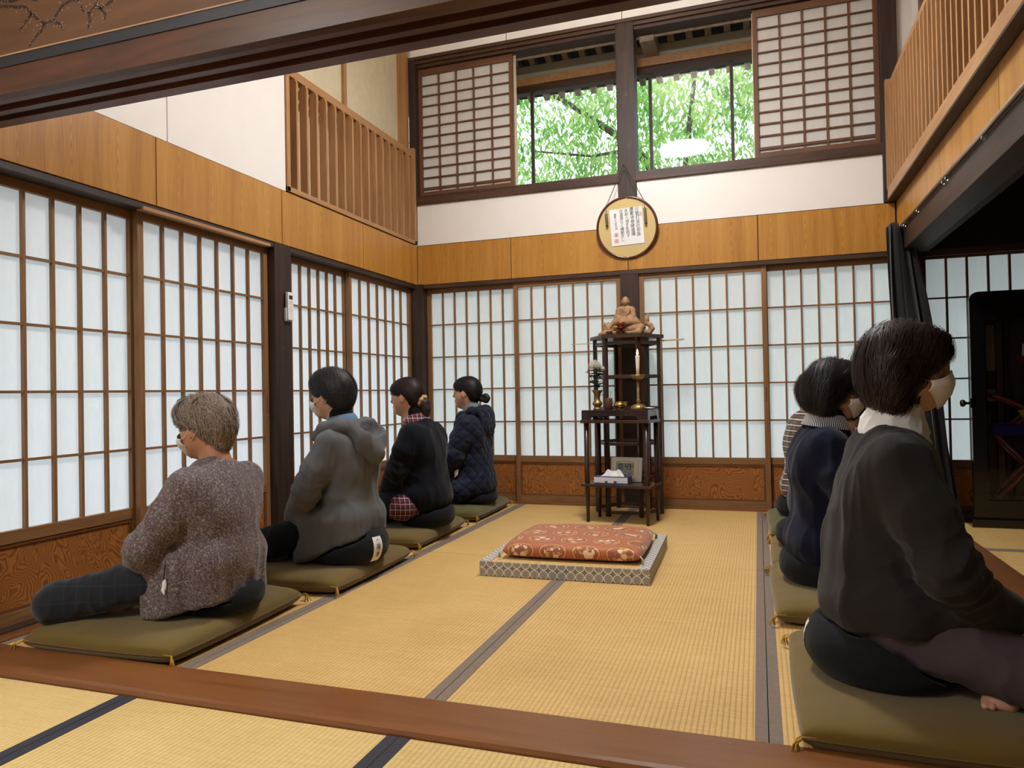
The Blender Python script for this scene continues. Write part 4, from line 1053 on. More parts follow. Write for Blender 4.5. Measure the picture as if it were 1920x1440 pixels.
# ================= right-hand row, facing the side room
# ---- nearest: charcoal sweater, white roll neck
J = joints(dict(head=(.078, 0, .945), neck=(.038, 0, .780), chest=(.022, 0, .60), waist=(.005, 0, .44), shL=(.03, .165, .685), shR=(.03, -.165, .685), elR=(.11, -.235, .44), elL=(.10, .225, .45), wrR=(.25, -.12, .305), wrL=(.245, .10, .30),
    hipR=(.03, -.09, .245), knR=(.49, -.27, .150), knL=(.49, .27, .15), anL=(.27, -.07, .125), toL=(.22, -.225, .10), anR=(.36, .05, .12)))
b, Hm = person('person in a charcoal sweater over a white roll neck, nearest to the camera', (3.045, -3.325), 0, J, (0, .08, -.10))
std_hair(b, Hm, 'bob', M['hair_brown'], 6, 9000); mask_obj(b, Hm); face_lines(b, Hm, M['hair_black'])
cloth(b, 'trousers', leg_prims(J, .006), .007, M['f_mauve'], disp=folds(.006, (8, 8, 8), .003, 3.0))
sw = torso_prims(J, .026, 1.04, 1.05)+arm_prims(J, .020, cuff=.02)+[ell((.005, 0, .42), (.142, .185, .17), .05), ell(J['pelvis']+A_((.005, 0, .03)), (.150, .195, .10), .05), cap((.02, -.15, .31), (.16, -.12, .295), .065, .055, .06), cap((.02, .15, .31), (.16, .12, .295), .065, .055, .06)]
cloth(b, 'sweater', sw, .0062, M['f_sweat'], [cap(J['neck']+A_((.03, 0, -.055)), J['head']+A_((.03, 0, 0)), .084, .125, .012)], [((0, 0, .250), (.10, 0, -1))],
      elbow_folds(J, folds(.009, (6.5, 6.5, 3.5), .003, 9.0), 'R', .007))
cloth(b, 'roll_neck', chain([J['neck']+A_((-.005, 0, -.075)), J['neck']+A_((.0, 0, -.015)), J['neck']+A_((.010, 0, .045))], [.104, .082, .066], .02), .0048, M['f_white'], [cap(J['neck']+A_((.012, 0, .075)), J['neck']+A_((.016, 0, .12)), .058, .07, .005)],
      disp=folds(.004, (16, 16, 24), .002))

# ---- second: midnight blue knit with striped collar
J = joints(dict(head=(.035, 0, .885), neck=(-.005, 0, .735), chest=(-.02, 0, .57), shL=(-.01, .162, .655), shR=(-.01, -.162, .655), elR=(.06, -.225, .43), elL=(.06, .225, .43)))
b, Hm = person('person in a midnight blue knit with black-and-white striped collar', (3.0, -2.31), 0, J, (0, .14, -.05))
std_hair(b, Hm, 'bob', M['hair_black'], 7, 6000); mask_obj(b, Hm); face_lines(b, Hm, M['hair_black'])
cloth(b, 'trousers', leg_prims(J, .004), .009, M['f_charleg'], disp=folds(.005))
cloth(b, 'knit_jacket', torso_prims(J, .026, 1.0, 1.08)+arm_prims(J, .016)+[ell(J['pelvis']+A_((-.015, 0, -.02)), (.165, .195, .12), .05)], .007, M['f_navy2'], [cap(J['neck']+A_((.05, 0, -.03)), J['head'], .072, .10, .01)],
      [((0, 0, .16), (.25, 0, -1))], elbow_folds(J, folds(.009, (6.5, 6.5, 3.5), .003, 11.0), 'R', .006))
collar_band(b, 'striped_collar', J['neck']+A_((.012, 0, .012)), M['f_navy2'], .074, .108, .048, -.008, .16, .05, M['f_stripecollar'])
cloth(b, 'roll_neck', chain([J['neck']+A_((0, 0, -.02)), J['neck']+A_((.012, 0, .055))], [.076, .068], .02), .005, M['f_black'])

# ---- third: mostly hidden behind the second
J = joints(dict(pelvis=(0, 0, .27), waist=(.0, 0, .38), chest=(.02, 0, .49), neck=(.06, 0, .60), head=(.125, 0, .735), shL=(.03, .155, .555), elL=(.13, .215, .36), wrL=(.27, .09, .25), shR=(.03, -.155, .555), elR=(.13, -.215, .36), wrR=(.27, -.085, .24)))
b, Hm = person('masked person mostly hidden behind the midnight blue knit', (3.0, -1.60), 0, J, (0, .12, 0))
std_hair(b, Hm, 'short', M['hair_black'], 8, 1000); mask_obj(b, Hm); face_lines(b, Hm, M['hair_black'])
cloth(b, 'trousers', leg_prims(J, .004), .01, M['f_charleg'], disp=folds(.004))
cloth(b, 'cardigan', torso_prims(J, .018)+arm_prims(J, .014), .009, M['f_grey2'], [cap(J['neck']+A_((.03, 0, -.02)), J['head'], .068, .10, .01)], [((0, 0, .18), (0, 0, -1))], folds(.007, (7, 7, 4), .002))

# ---- fourth: striped knit
J = joints(dict(head=(.07, 0, .875), neck=(.01, 0, .725), chest=(-.01, 0, .565), shL=(.0, .158, .645), shR=(.0, -.158, .645), elR=(.06, -.22, .43), elL=(.06, .22, .43)))
b, Hm = person('person in a brown and cream striped knit, farthest in the row', (3.01, -.68), 0, J, (0, .08, 0))
std_hair(b, Hm, 'bob', M['hair_brown'], 9, 2600); face_lines(b, Hm, M['hair_black'])
cloth(b, 'trousers', leg_prims(J, .004), .01, M['f_charleg'], disp=folds(.004))
cloth(b, 'striped_knit', torso_prims(J, .022)+arm_prims(J, .014)+[ell(J['pelvis']+A_((-.01, 0, -.01)), (.15, .18, .11), .05)], .008, M['f_stripe'], [cap(J['neck']+A_((.03, 0, -.02)), J['head'], .068, .10, .01)], [((0, 0, .165), (.1, 0, -1))], folds(.007, (7, 7, 4), .002))

SIT = [o for o in COL.objects if o.name == 'person' or o.name.startswith('person.')]
# ================================================================ cushions
def zabuton_mesh(w, d, hh, seed):
    rs = random.Random(seed); ph = [rs.random()*6 for _ in range(6)]
    def shape(u, v, s):
        x, y = u*2-1, v*2-1
        pin = 1-.045*(1-y*y)*0; e = .04
        X = x*(w/2)*(1-e*(1-abs(x)**3)*0-.035*(1-y*y)*-1*0); Y = y*(d/2)
        X *= 1+.03*(1-y*y); Y *= 1+.03*(1-x*x)
        prof = ((1-x**10)*(1-y**10))**.38 if abs(x) < 1 and abs(y) < 1 else 0
        crown = .86+.14*(1-x*x)*(1-y*y)+.05*math.sin(3*x+ph[0])*math.cos(2.5*y+ph[1])+.025*math.sin(9*x*y+ph[2])+.015*math.sin(22*x+ph[3])*abs(y)**4+.015*math.sin(22*y+ph[4])*abs(x)**4
        return (X, Y, hh*.42+(hh*.58*prof*crown if s > 0 else -hh*.42*prof))
    mb = MB(); N = 44; wp = lambda t: .5+.5*math.copysign(1-(1-abs(2*t-1))**1.6, 2*t-1)
    mb.grid(lambda u, v: shape(wp(u), wp(v), 1), N, N); mb.grid(lambda u, v: shape(1-wp(u), wp(v), -1), N, N)
    return mb
M['olive'] = fabric('olive_cushion_cloth', (104, 84, 36), 0.75, 0.08, 500, 0.1, 0.3, 5); M['olive2'] = fabric('green_olive_cushion_cloth', (88, 80, 36), 0.75, 0.08, 500, 0.1, 0.3, 5)
M['tassel'] = fabric('mustard_tassel_thread', (190, 146, 52), 0.7)
M['zafu'] = fabric('black_cushion_cloth', (26, 28, 31), 0.9, 0.1, 400, 0.15); M['label'] = plain('white_cloth_label', (226, 222, 216), 0.8); M['ink'] = plain('black_ink', (24, 22, 24), 0.8)
def zabuton(label, cx, cy, rz, m, seed, w=.65, d=.76, hh=.096):
    r = thing('floor_cushion', label, 'cushion', (cx, cy, 0), rz, 'square floor cushions')
    zabuton_mesh(w, d, hh, seed).build('cushion_body', m, r, True)
    rs = random.Random(seed)
    MB().tube([(w/2*(1+.03*(1-(t*2-1)**2))*sx_*1.0+.001*sx_, (t*2-1)*d/2, hh*.42) for sx_ in (1,) for t in [i/20 for i in range(21)]], .0018, 5).build('seam_piping', m, r, True)
    MB().tube([((t*2-1)*w/2, -d/2*(1+.03*(1-(t*2-1)**2))-.001, hh*.42) for t in [i/20 for i in range(21)]], .0018, 5).build('seam_piping', m, r, True)
    for sx_ in (-1, 1):
        for sy_ in (-1, 1):
            c = Vector((sx_*w/2, sy_*d/2, hh*.42)); o = Vector((sx_, sy_, 0)).normalized(); mb = MB()
            for k in range(9):
                q = Vector((rs.uniform(-1, 1), rs.uniform(-1, 1), 0))*.012; e = c+o*rs.uniform(.012, .030)+q; e.z = .006+rs.random()*.006
                mid = c.lerp(e, .45)+o*.012+Vector((0, 0, .006)); mb.tube([tuple(c-o*.004), tuple(mid), tuple(e)], (.0022, .0018, .0014), 5)
            lp = [c+o*(.004+.022*math.sin(a))+Vector((0, 0, .016*math.cos(a)-.010)) for a in [i*.62 for i in range(7)]]
            mb.tube([tuple(p) for p in lp], .0018, 5); mb.build('corner_tassel', M['tassel'], r, True)
            MB().tube([tuple(c-Vector((sx_*.045, 0, -.006))), tuple(c+Vector((0, 0, .003)))], .0015, 5).build('corner_stitch', M['tassel'], r)
    return r
zabuton('olive floor cushion under the grey-haired sitter by the front screens', .535, -3.31, 0.03, M['olive'], 1)
zabuton('olive floor cushion under the sitter in the grey hoodie', .600, -2.41, 0.02, M['olive'], 2)
zabuton('olive floor cushion under the sitter with the beige scrunchie', .530, -1.46, 0.03, M['olive'], 3)
zabuton('olive floor cushion in the far corner under the quilted jacket', .530, -.54, 0.02, M['olive2'], 4)
zabuton('olive floor cushion under the charcoal sweater, nearest to the camera', 3.135, -3.315, 0.0, M['olive'], 5)
zabuton('olive floor cushion under the midnight blue knit', 3.095, -2.31, 0.02, M['olive'], 6)
zabuton('olive floor cushion of the hidden sitter in the right row', 3.10, -1.58, -.02, M['olive'], 7, .64, .66)
zabuton('green olive floor cushion under the striped knit', 3.10, -.70, 0.02, M['olive2'], 8)

def text_mesh(body, size, mat, name, extrude=0.0):
    c = bpy.data.curves.new('tmp_text', 'FONT'); c.body = body; c.size = size; c.extrude = extrude; c.align_x = 'CENTER'; c.align_y = 'CENTER'; c.resolution_u = 3
    o = bpy.data.objects.new('tmp_text', c); COL.objects.link(o); bpy.context.view_layer.update()
    me = bpy.data.meshes.new_from_object(o.evaluated_get(bpy.context.evaluated_depsgraph_get()))
    bpy.data.objects.remove(o); bpy.data.curves.remove(c); me.name = name; me.materials.clear(); me.materials.append(mat); return me

def zafu(label, cx, cy, z0, R=.185, H=.165, tilt=0.0, tag_ang=None, pleat=.012, text=None, who=None):
    r = thing('meditation_cushion', label, 'cushion', (cx, cy, z0), 0, 'round black meditation cushions')
    f = -1 if cx < 1.8 else 1; rr = H*.46
    def low(x): return 1-.34*np.clip((x*f+.06)/R, 0, 1)      # sinks towards the sitter's front
    def fn(X, Y, Z):
        zz = Z/low(X); rad = np.sqrt(X*X+Y*Y); th = np.arctan2(Y, X)
        rad = rad+pleat*.10*(1-np.abs(np.sin(th*15))**.6)*np.clip(rad/R, 0, 1)
        qx, qz = rad-(R-rr), np.abs(zz-H/2)-(H/2-rr)
        return (np.sqrt(np.maximum(qx, 0)**2+np.maximum(qz, 0)**2)+np.minimum(np.maximum(qx, qz), 0)-rr)*.9
    Fd = Field([(fn, A_((-R, -R, 0.)), A_((R, R, H)), .0)], .006)
    if who is not None:      # the cushion gives way under the sitter
        ang = -who.rotation_euler.z; Rz = A_([[math.cos(ang), -math.sin(ang), 0], [math.sin(ang), math.cos(ang), 0], [0, 0, 1]])
        X, Y, Z = np.meshgrid(*Fd.ax, indexing='ij'); P = np.stack([X.ravel(), Y.ravel(), Z.ravel()], 1); near = Fd.d.ravel() < .02; Q = (P[near]+A_((cx, cy, z0))-A_(who.location))@Rz.T; cur = Fd.d.ravel()
        for fd, dp in WEAR[who.name]:
            hi_ = fd.lo+fd.h*(np.array(fd.d.shape)-2); ins = ((Q > fd.lo) & (Q < hi_)).all(1); d = np.full(len(Q), .5)
            if ins.any():
                d[ins] = fd.sample(Q[ins])
                if dp is not None: d[ins] = np.where(d[ins] < .1, d[ins]-dp(Q[ins], None), d[ins])
            cur[near] = np.maximum(cur[near], .011-d)
        Fd.d = cur.reshape(Fd.d.shape)
    V, F = Fd.nets(); V = relax(V, F, 5, .5)
    ob('cushion_body', npmesh('cushion_body', V, F, M['zafu']), r)
    if tag_ang is not None:
        a = tag_ang; ww, hh2 = .058, .088
        lb = MB()
        def lf(u, v):
            th = a+(u-.5)*ww/R; t = -PI/2*.60+PI*.50*v; rd = (R-rr)+rr*math.cos(t)+.003
            z = H/2+(H/2-rr)*math.sin(t)+rr*math.sin(t); x = rd*math.cos(th); return (x, rd*math.sin(th), z*float(low(x)))
        lb.grid(lf, 8, 8).build('cloth_label', M['label'], r, True)
        if text:
            for k, ch in enumerate(text):
                big = .030 if k == 1 else (.022 if k == 2 else .010)
                me = text_mesh(ch, big, M['ink'], 'label_lettering')
                v = (.86, .60, .32)[k] if len(text) == 3 else .5
                def pos(du, dz):
                    p = Vector(lf(.5+du/ww, v+dz/.10)); q = Vector(lf(.5+du/ww+.01, v+dz/.10)); s = Vector(lf(.5+du/ww, v+dz/.10+.01)); nn = (q-p).cross(s-p).normalized(); return p+nn*.0012
                for vv in me.vertices: vv.co = pos(vv.co.x, vv.co.y)
                ob('label_lettering', me, r)
    return r
zafu('black meditation cushion under the paisley jacket', .735, -3.29, .078, .168, .13, who=SIT[0])
zafu('black meditation cushion with a white lettered label behind the grey hoodie', .785, -2.44, .078, .20, .17, tag_ang=-.25, text='禅禅堂', who=SIT[1])
zafu('dark meditation cushion under the ponytailed sitter', .755, -1.47, .078, .175, .15, who=SIT[2])
zafu('dark meditation cushion under the quilted jacket', .715, -.56, .078, .17, .13, who=SIT[3])
zafu('large black meditation cushion under the charcoal sweater', 3.045, -3.325, .08, .205, .175, tag_ang=PI*.97, pleat=.004, who=SIT[4])
zafu('pleated black meditation cushion under the midnight blue knit', 2.985, -2.31, .08, .19, .16, who=SIT[5])
zafu('dark meditation cushion of the hidden sitter in the right row', 2.985, -1.60, .08, .19, .14, who=SIT[6])
zafu('dark meditation cushion with pale label under the striped knit', 3.0, -.68, .08, .18, .15, tag_ang=PI*.95, who=SIT[7])
# ================================================================ furnishings
M['rosewood'] = wood('dark_rosewood', (66, 38, 28), (34, 20, 16), 'z', 1.5, 0.3, spec=0.5)
M['rosewood_x'] = wood('dark_rosewood_level', (78, 48, 36), (44, 27, 20), 'x', 1.5, 0.3, spec=0.5)
M['lacquer'] = plain('black_lacquer', (14, 12, 12), 0.22, var=0.02, coat=0.3)
M['brass'] = plain('aged_brass', (158, 130, 80), 0.45, metal=0.85, var=0.25, vscale=25)
M['brass_bright'] = plain('polished_brass', (206, 168, 84), 0.26, metal=1.0, var=0.15, vscale=25)
M['statue'] = wood('carved_wood', (176, 138, 96), (130, 95, 62), 'z', 3, 0.6, stretch=5)
M['redlac'] = plain('red_brown_lacquer', (120, 46, 20), 0.25, coat=0.4)
M['wax'] = plain('candle_wax', (236, 224, 200), 0.5); M['leaf'] = plain('dark_green_leaf', (46, 58, 38), 0.5, var=0.3, vscale=30)
M['petal'] = plain('white_petal', (240, 236, 230), 0.7, var=0.03); M['pink'] = plain('pink_petal', (232, 186, 190), 0.7)
M['stick'] = wood('pale_oak', (206, 166, 116), (178, 136, 88), 'x', 2, 0.5)

# ---- raised tatami seat with brocade border
def medallion():
    n = NT('grey_medallion_brocade'); v = n.coord((1, 1, 1), rnd=False); sx = n.n('ShaderNodeSeparateXYZ'); n.l(v, sx.inputs[0])
    per = 0.0445
    ge = n.n('ShaderNodeNewGeometry'); sn = n.n('ShaderNodeSeparateXYZ'); n.l(ge.outputs['True Normal'], sn.inputs[0]); topf = n.math('GREATER_THAN', sn.outputs[2], 0.6)
    u = n.math('ADD', n.math('MULTIPLY', sx.outputs[0], n.math('SUBTRACT', 1.0, topf)), sx.outputs[1]); w = n.math('ADD', n.math('MULTIPLY', sx.outputs[2], n.math('SUBTRACT', 1.0, topf)), n.math('MULTIPLY', sx.outputs[0], topf))
    def cell(off):
        a = n.math('SUBTRACT', n.math('FRACT', n.math('ADD', n.math('DIVIDE', u, per), 20+off)), 0.5)
        b = n.math('SUBTRACT', n.math('FRACT', n.math('ADD', n.math('DIVIDE', w, per), 20.08)), 0.5)
        return n.math('SQRT', n.math('ADD', n.math('MULTIPLY', a, a), n.math('MULTIPLY', b, b))), a, b
    r, a, b = cell(0.0)
    ang = n.math('ARCTAN2', b, a); pet = n.math('MULTIPLY', n.math('SINE', n.math('MULTIPLY', ang, 8)), 0.03)
    rr = n.math('ADD', r, pet)
    ringA = n.math('MULTIPLY', n.math('GREATER_THAN', r, 0.385), n.math('LESS_THAN', r, 0.50))
    ringB = n.math('MULTIPLY', n.math('GREATER_THAN', rr, 0.20), n.math('LESS_THAN', rr, 0.30))
    dot = n.math('LESS_THAN', rr, 0.10)
    f = n.math('MAXIMUM', ringA, n.math('MULTIPLY', n.math('MAXIMUM', ringB, dot), 0.55))
    fine = n.noise(v, 700, 2); f2 = n.math('ADD', n.math('MULTIPLY', f, 0.85), n.math('MULTIPLY', fine, 0.2))
    n.bsdf(n.ramp(f2, [(0.05, srgb(118, 110, 102)), (0.5, srgb(172, 166, 158)), (0.95, srgb(220, 217, 210))]), 0.7, 0, n.bump(f2, 0.15, 0.001)); return n.m
M['medal'] = medallion()
pl = thing('raised_mat_seat', 'low square mat seat bordered in grey medallion brocade', 'mat seat', (1.815, -1.83, 0), 0.025)
w2, d2 = .415, .42
MB().cbox(-w2+.004, w2-.004, -d2+.003, d2-.003, .004, .068, .003).build('mat_core', M['tatami'], pl)
MB().cbox(-w2, w2, -d2-.002, -d2+.006, 0.0, .070, .003).build('border_cloth', M['medal'], pl)
MB().cbox(-w2, w2, d2-.006, d2+.002, 0.0, .070, .003).build('border_cloth', M['medal'], pl)
for s_ in (-1, 1):
    a, b = sorted((s_*w2, s_*(w2-.055))); MB().cbox(a, b, -d2-.001, d2+.001, 0.0, .0725, .004).build('border_cloth', M['medal'], pl)

def brocade():
    n = NT('red_gold_brocade'); v = n.coord((1, 1, 1), rnd=False); sx = n.n('ShaderNodeSeparateXYZ'); n.l(v, sx.inputs[0])
    per = .165; vy = n.math('ADD', sx.outputs[1], n.math('MULTIPLY', sx.outputs[2], 1.3))
    row = n.math('FLOOR', n.math('DIVIDE', vy, per)); u = n.math('ADD', n.math('DIVIDE', sx.outputs[0], per), n.math('MULTIPLY', row, 0.5))
    a = n.math('SUBTRACT', n.math('FRACT', n.math('ADD', u, 20)), .5); b = n.math('SUBTRACT', n.math('FRACT', n.math('ADD', n.math('DIVIDE', vy, per), 20)), .5)
    r = n.math('SQRT', n.math('ADD', n.math('MULTIPLY', a, a), n.math('MULTIPLY', b, b)))
    nz = n.noise(v, 42, 3, .6); rr = n.math('ADD', r, n.math('MULTIPLY', n.math('SUBTRACT', nz, .5), .10))
    ring = n.math('MULTIPLY', n.math('GREATER_THAN', rr, .37), n.math('LESS_THAN', rr, .405)); inside = n.math('LESS_THAN', rr, .37)
    vo = n.n('ShaderNodeTexVoronoi'); vo.inputs['Scale'].default_value = 26; n.l(v, vo.inputs['Vector']); blob = n.math('LESS_THAN', vo.outputs['Distance'], .42)
    flow = n.math('MULTIPLY', inside, blob)
    key = n.math('GREATER_THAN', n.math('SINE', n.math('MULTIPLY', n.math('ADD', n.math('ABSOLUTE', a), n.math('ABSOLUTE', b)), 105)), .35)
    gold = n.math('MAXIMUM', ring, n.math('MULTIPLY', n.math('MULTIPLY', key, n.math('GREATER_THAN', rr, .43)), .55))
    gold = n.math('MAXIMUM', gold, n.math('MULTIPLY', inside, n.math('MULTIPLY', n.math('GREATER_THAN', nz, .56), .8)))
    base = n.mix(n.math('MULTIPLY', inside, .35), srgb(158, 62, 44), srgb(132, 106, 62)); c = n.mix(gold, base, srgb(204, 164, 92))
    pale = n.math('MULTIPLY', flow, n.math('LESS_THAN', r, .26)); c = n.mix(pale, c, srgb(228, 190, 164))
    bs = n.bsdf(c, .6, 0, n.bump(n.noise(v, 500, 2), .2, .001), .4, .2); n.l(n.math('MULTIPLY', gold, .3), bs.inputs['Metallic']); return n.m
M['brocade'] = brocade(); M['cream_thread'] = fabric('cream_tassel_thread', (196, 184, 156), 0.8)
cu = thing('brocade_cushion', 'red and gold brocade cushion lying on the bordered mat seat', 'cushion', (1.835, -1.87, .0725), .03)
zabuton_mesh(.68, .60, .085, 21).build('cushion_body', M['brocade'], cu, True)
for sx_, sy_ in ((1, -1), (1, 1), (-1, -1), (-1, 1)):
    c = Vector((sx_*.34, sy_*.30, .04)); mb = MB(); rs = random.Random(sx_*3+sy_)
    for k in range(10):
        e = c+Vector((sx_*rs.uniform(.005, .02), sy_*rs.uniform(.005, .02), 0)); e.z = .004; mb.tube([tuple(c), tuple(c.lerp(e, .5)+Vector((sx_*.008, sy_*.006, .004))), tuple(e)], (.003, .0025, .0015), 5)
    mb.build('corner_tassel', M['cream_thread'], cu, True)

# ---- six-sided shelf stand
sc = Vector((1.815, -.26, 0))
st_ = thing('shelf_stand', 'tall six-sided open shelf stand of dark wood before the pillar', 'shelf', tuple(sc))
def hexp(R): return [(R*math.cos(k*PI/3), R*math.sin(k*PI/3)) for k in range(6)]
MB().prism(hexp(.272), 'z', 1.272, 1.297).build('top_board', M['rosewood_x'], st_)
pme = MB().cbox(-.014, .014, -.014, .014, 0, 1.272, .003).mesh('post', M['rosewood'])
for k, (x, y) in enumerate(hexp(.235)): ob('post', pme, st_, (x, y, 0), (0, 0, k*PI/3))
Ls = .235
rme2 = MB().cbox(-Ls/2+.010, Ls/2-.010, -.008, .008, 0, .024, .003).mesh('rail', M['rosewood_x'])
for z in (1.226, .985, .755, .505, .262, .018):
    for k in range(6):
        a = (k+.5)*PI/3; R2 = .235*math.cos(PI/6); ob('rail', rme2, st_, (R2*math.cos(a), R2*math.sin(a), z), (0, 0, a+PI/2))

# ---- wake-up stick laid through the top of the stand
sk = thing('flat_wooden_stick', 'long pale flat wooden stick pushed through under the top board', 'stick', (1.385, -.215, 1.2555))
MB().add([(0, -.005, -.002), (0, .005, -.002), (0, .005, .003), (0, -.005, .003), (.60, -.011, -.004), (.60, .011, -.004), (.60, .011, .004), (.60, -.011, .004), (.84, -.022, -.0005), (.84, .022, -.0005), (.84, .022, .009), (.84, -.022, .009)],
         [(3, 2, 1, 0), (8, 9, 10, 11), (0, 1, 5, 4), (1, 2, 6, 5), (2, 3, 7, 6), (3, 0, 4, 7), (4, 5, 9, 8), (5, 6, 10, 9), (6, 7, 11, 10), (7, 4, 8, 11)]).build('blade', M['stick'], sk)

# ---- two-tier offering table
tb = thing('offering_table', 'narrow two-tier dark wood table with tapered legs', 'table', (1.83, -.625, 0), -.16)
for x in (-.212, .212):
    for y in (-.112, .112):
        MB().lathe([(.011, 0), (.0165, .23), (.018, .25), (.018, .685)], 14, (x, y, 0)).build('leg', M['rosewood'], tb, True)
MB().cbox(-.243, .243, -.148, .114, .678, .700, .004).build('table_top', M['rosewood_x'], tb)
MB().cbox(-.245, .245, -.150, .114, .245, .264, .004).build('lower_shelf', M['rosewood_x'], tb)

# ---- low display stand on the table
M['redblack'] = plain('dark_red_black_lacquer', (42, 20, 18), 0.25, coat=0.3)
ds = thing('display_stand', 'low black and red lacquer stand on top of the table', 'stand', (1.83, -.625, .700), -.16)
MB().cbox(-.235, .235, -.140, .108, .054, .066, .003).build('top_plate', M['redblack'], ds)
def apron(y):
    pts = [(-.235, .054), (-.235, .0), (-.175, .0), (-.165, .012), (-.150, .026), (.150, .026), (.165, .012), (.175, .0), (.235, .0), (.235, .054)]
    MB().prism([(a, b) for a, b in pts][::-1], 'y', y-.006, y+.006).build('apron', M['redblack'], ds)
apron(-.134); apron(.102)
for x in (-.229, .229):
    pts = [(-.128, .054), (-.128, 0), (-.10, 0), (-.09, .024), (.060, .024), (.070, 0), (.096, 0), (.096, .054)]
    MB().prism([(a, b) for a, b in pts], 'x', x-.006, x+.006).build('end_panel', M['redblack'], ds)

def T(px, py):   # table-frame to world
    c, s = math.cos(-.16), math.sin(-.16); return (1.83+px*c-py*s, -.625+px*s+py*c)
zt = .7661
# vase with chrysanthemum
x, y = T(-.172, .005)
va = thing('flower_vase', 'flared aged brass vase at the end of the stand', 'vase', (x, y, zt))
MB().lathe([(.030, 0), (.031, .006), (.024, .014), (.020, .020), (.033, .034), (.036, .044), (.032, .054), (.020, .064), (.018, .085), (.024, .11), (.034, .128), (.043, .136), (.041, .1365), (.030, .126), (.016, .10), (.0, .095)], 28).build('vase_body', M['brass'], va, True)
MB().tube([(.030, 0, .10), (.046, 0, .112), (.047, 0, .125), (.036, 0, .122)], .003, 6).build('handle', M['brass'], va, True)
fl = thing('chrysanthemum', 'white chrysanthemum with dark leaves standing in the brass vase', 'flower', (x, y, zt+.10))
rs = random.Random(5); stems = MB()
tips = [(-.010, -.005, .205), (-.060, .0, .165), (.018, .01, .195), (.0, .0, .13)]
for t_ in tips: stems.tube([(0, 0, .003), (t_[0]*.4, t_[1]*.4, t_[2]*.5), t_], .0025, 5)
stems.build('stem', M['leaf'], fl, True)
def leaf_mesh(L, W):
    mb = MB(); n_ = 7; o = []
    for i in range(n_):
        t = i/(n_-1); w = W*math.sin(PI*min(1, t*1.05))**.8*(1+.35*math.cos(i*PI)); zz = -.18*L*t*t
        o += [(L*t, -w, zz+.12*W), (L*t, 0, zz), (L*t, w, zz+.12*W)]
    f = []
    for i in range(n_-1):
        a = i*3; f += [(a, a+1, a+4, a+3), (a+1, a+2, a+5, a+4)]
    return mb.add(o, f)
lme = [leaf_mesh(.058, .017).mesh('leaf', M['leaf'], True), leaf_mesh(.045, .014).mesh('leaf', M['leaf'], True)]
for k in range(46):
    z = rs.uniform(.062, .178); a = rs.random()*6.28; r0 = rs.uniform(.0, .018)
    ob('leaf', lme[k % 2], fl, (r0*math.cos(a)-.006, r0*math.sin(a), z), (rs.uniform(-.5, .5), rs.uniform(-.5, .35), a))
def mum(c, R, m, n_):
    mb = MB(); rs2 = random.Random(int(R*1000))
    for k in range(n_):
        ph = math.acos(1-1.25*(k+.5)/n_); th = k*2.39996; d = Vector((math.sin(ph)*math.cos(th), math.sin(ph)*math.sin(th), math.cos(ph)))
        sd = d.cross(Vector((0, 0, 1))); sd = sd.normalized() if sd.length > 1e-4 else Vector((1, 0, 0)); w = R*.16
        p0 = Vector(c)+d*R*.25; p1 = Vector(c)+d*R*.8; p2 = Vector(c)+d*R*rs2.uniform(.94, 1.06)+Vector((0, 0, .10*R))
        mb.add([p0-sd*w*.4, p0+sd*w*.4, p1+sd*w, p2, p1-sd*w], [(0, 1, 2, 4), (4, 2, 3)])
    return mb.build('flower_head', m, fl)
mum((-.012, -.005, .195), .052, M['petal'], 150); mum((.030, .01, .178), .030, M['petal'], 80); mum((-.066, 0, .158), .020, M['pink'], 50)
# incense-stick cup
x, y = T(-.088, .0)
ic = thing('incense_cup', 'brown wooden cup holding an incense stick', 'cup', (x, y, zt))
MB().lathe([(.026, 0), (.028, .003), (.027, .078), (.025, .080), (.023, .078), (.023, .01), (0, .01)], 24).build('cup_body', wood('cup_wood', (92, 56, 38), (64, 38, 26), 'z', 3, .5), ic, True)
MB().tube([(.006, 0, .012), (.019, 0, .132)], .0013, 5).build('incense_stick', M['black_gap'], ic)
# censer
x, y = T(-.003, -.005)
ce = thing('incense_burner', 'small round polished brass incense burner on three feet', 'incense burner', (x, y, zt))
MB().lathe([(0, .010), (.025, .011), (.040, .018), (.046, .030), (.043, .042), (.036, .046), (.040, .052), (.040, .054), (.034, .050), (.030, .040), (0, .036)], 32).build('bowl', M['brass_bright'], ce, True)
for k in range(3):
    a = k*2.094+.5; MB().lathe([(.003, 0), (.006, .004), (.005, .014)], 8, (.027*math.cos(a), .027*math.sin(a), 0)).build('foot', M['brass_bright'], ce, True)
for s_ in (-1, 1): MB().tube([(s_*.040, 0, .040), (s_*.050, 0, .045), (s_*.049, 0, .055), (s_*.040, 0, .052)], .0028, 6).build('ear_handle', M['brass_bright'], ce, True)
# candlestick
x, y = T(.128, -.005)
cs_ = thing('candlestick', 'tall brass candlestick with fluted foot and shallow dish', 'candlestick', (x, y, zt))
MB().lathe([(.052, 0), (.053, .004), (.046, .022), (.030, .034), (.016, .038)], 48, (0, 0, 0), lambda th, r, z: 1+.07*abs(math.sin(th*9))*(1 if .002 < z < .034 else 0)).build('foot', M['brass'], cs_, True)
MB().lathe([(.014, .036), (.010, .044), (.015, .056), (.015, .062), (.010, .070), (.0085, .078), (.0095, .205)], 20).build('stem', M['brass'], cs_, True)
MB().lathe([(.0095, .200), (.030, .206), (.040, .218), (.046, .236), (.0445, .2365), (.036, .220), (.010, .213), (0, .213)], 32).build('dish', M['brass'], cs_, True)
MB().lathe([(.004, .211), (.001, .236)], 8).build('pricket', M['brass'], cs_, True)
ca = thing('candle', 'burning white candle standing in the brass candlestick', 'candle', (x, y, zt+.2135))
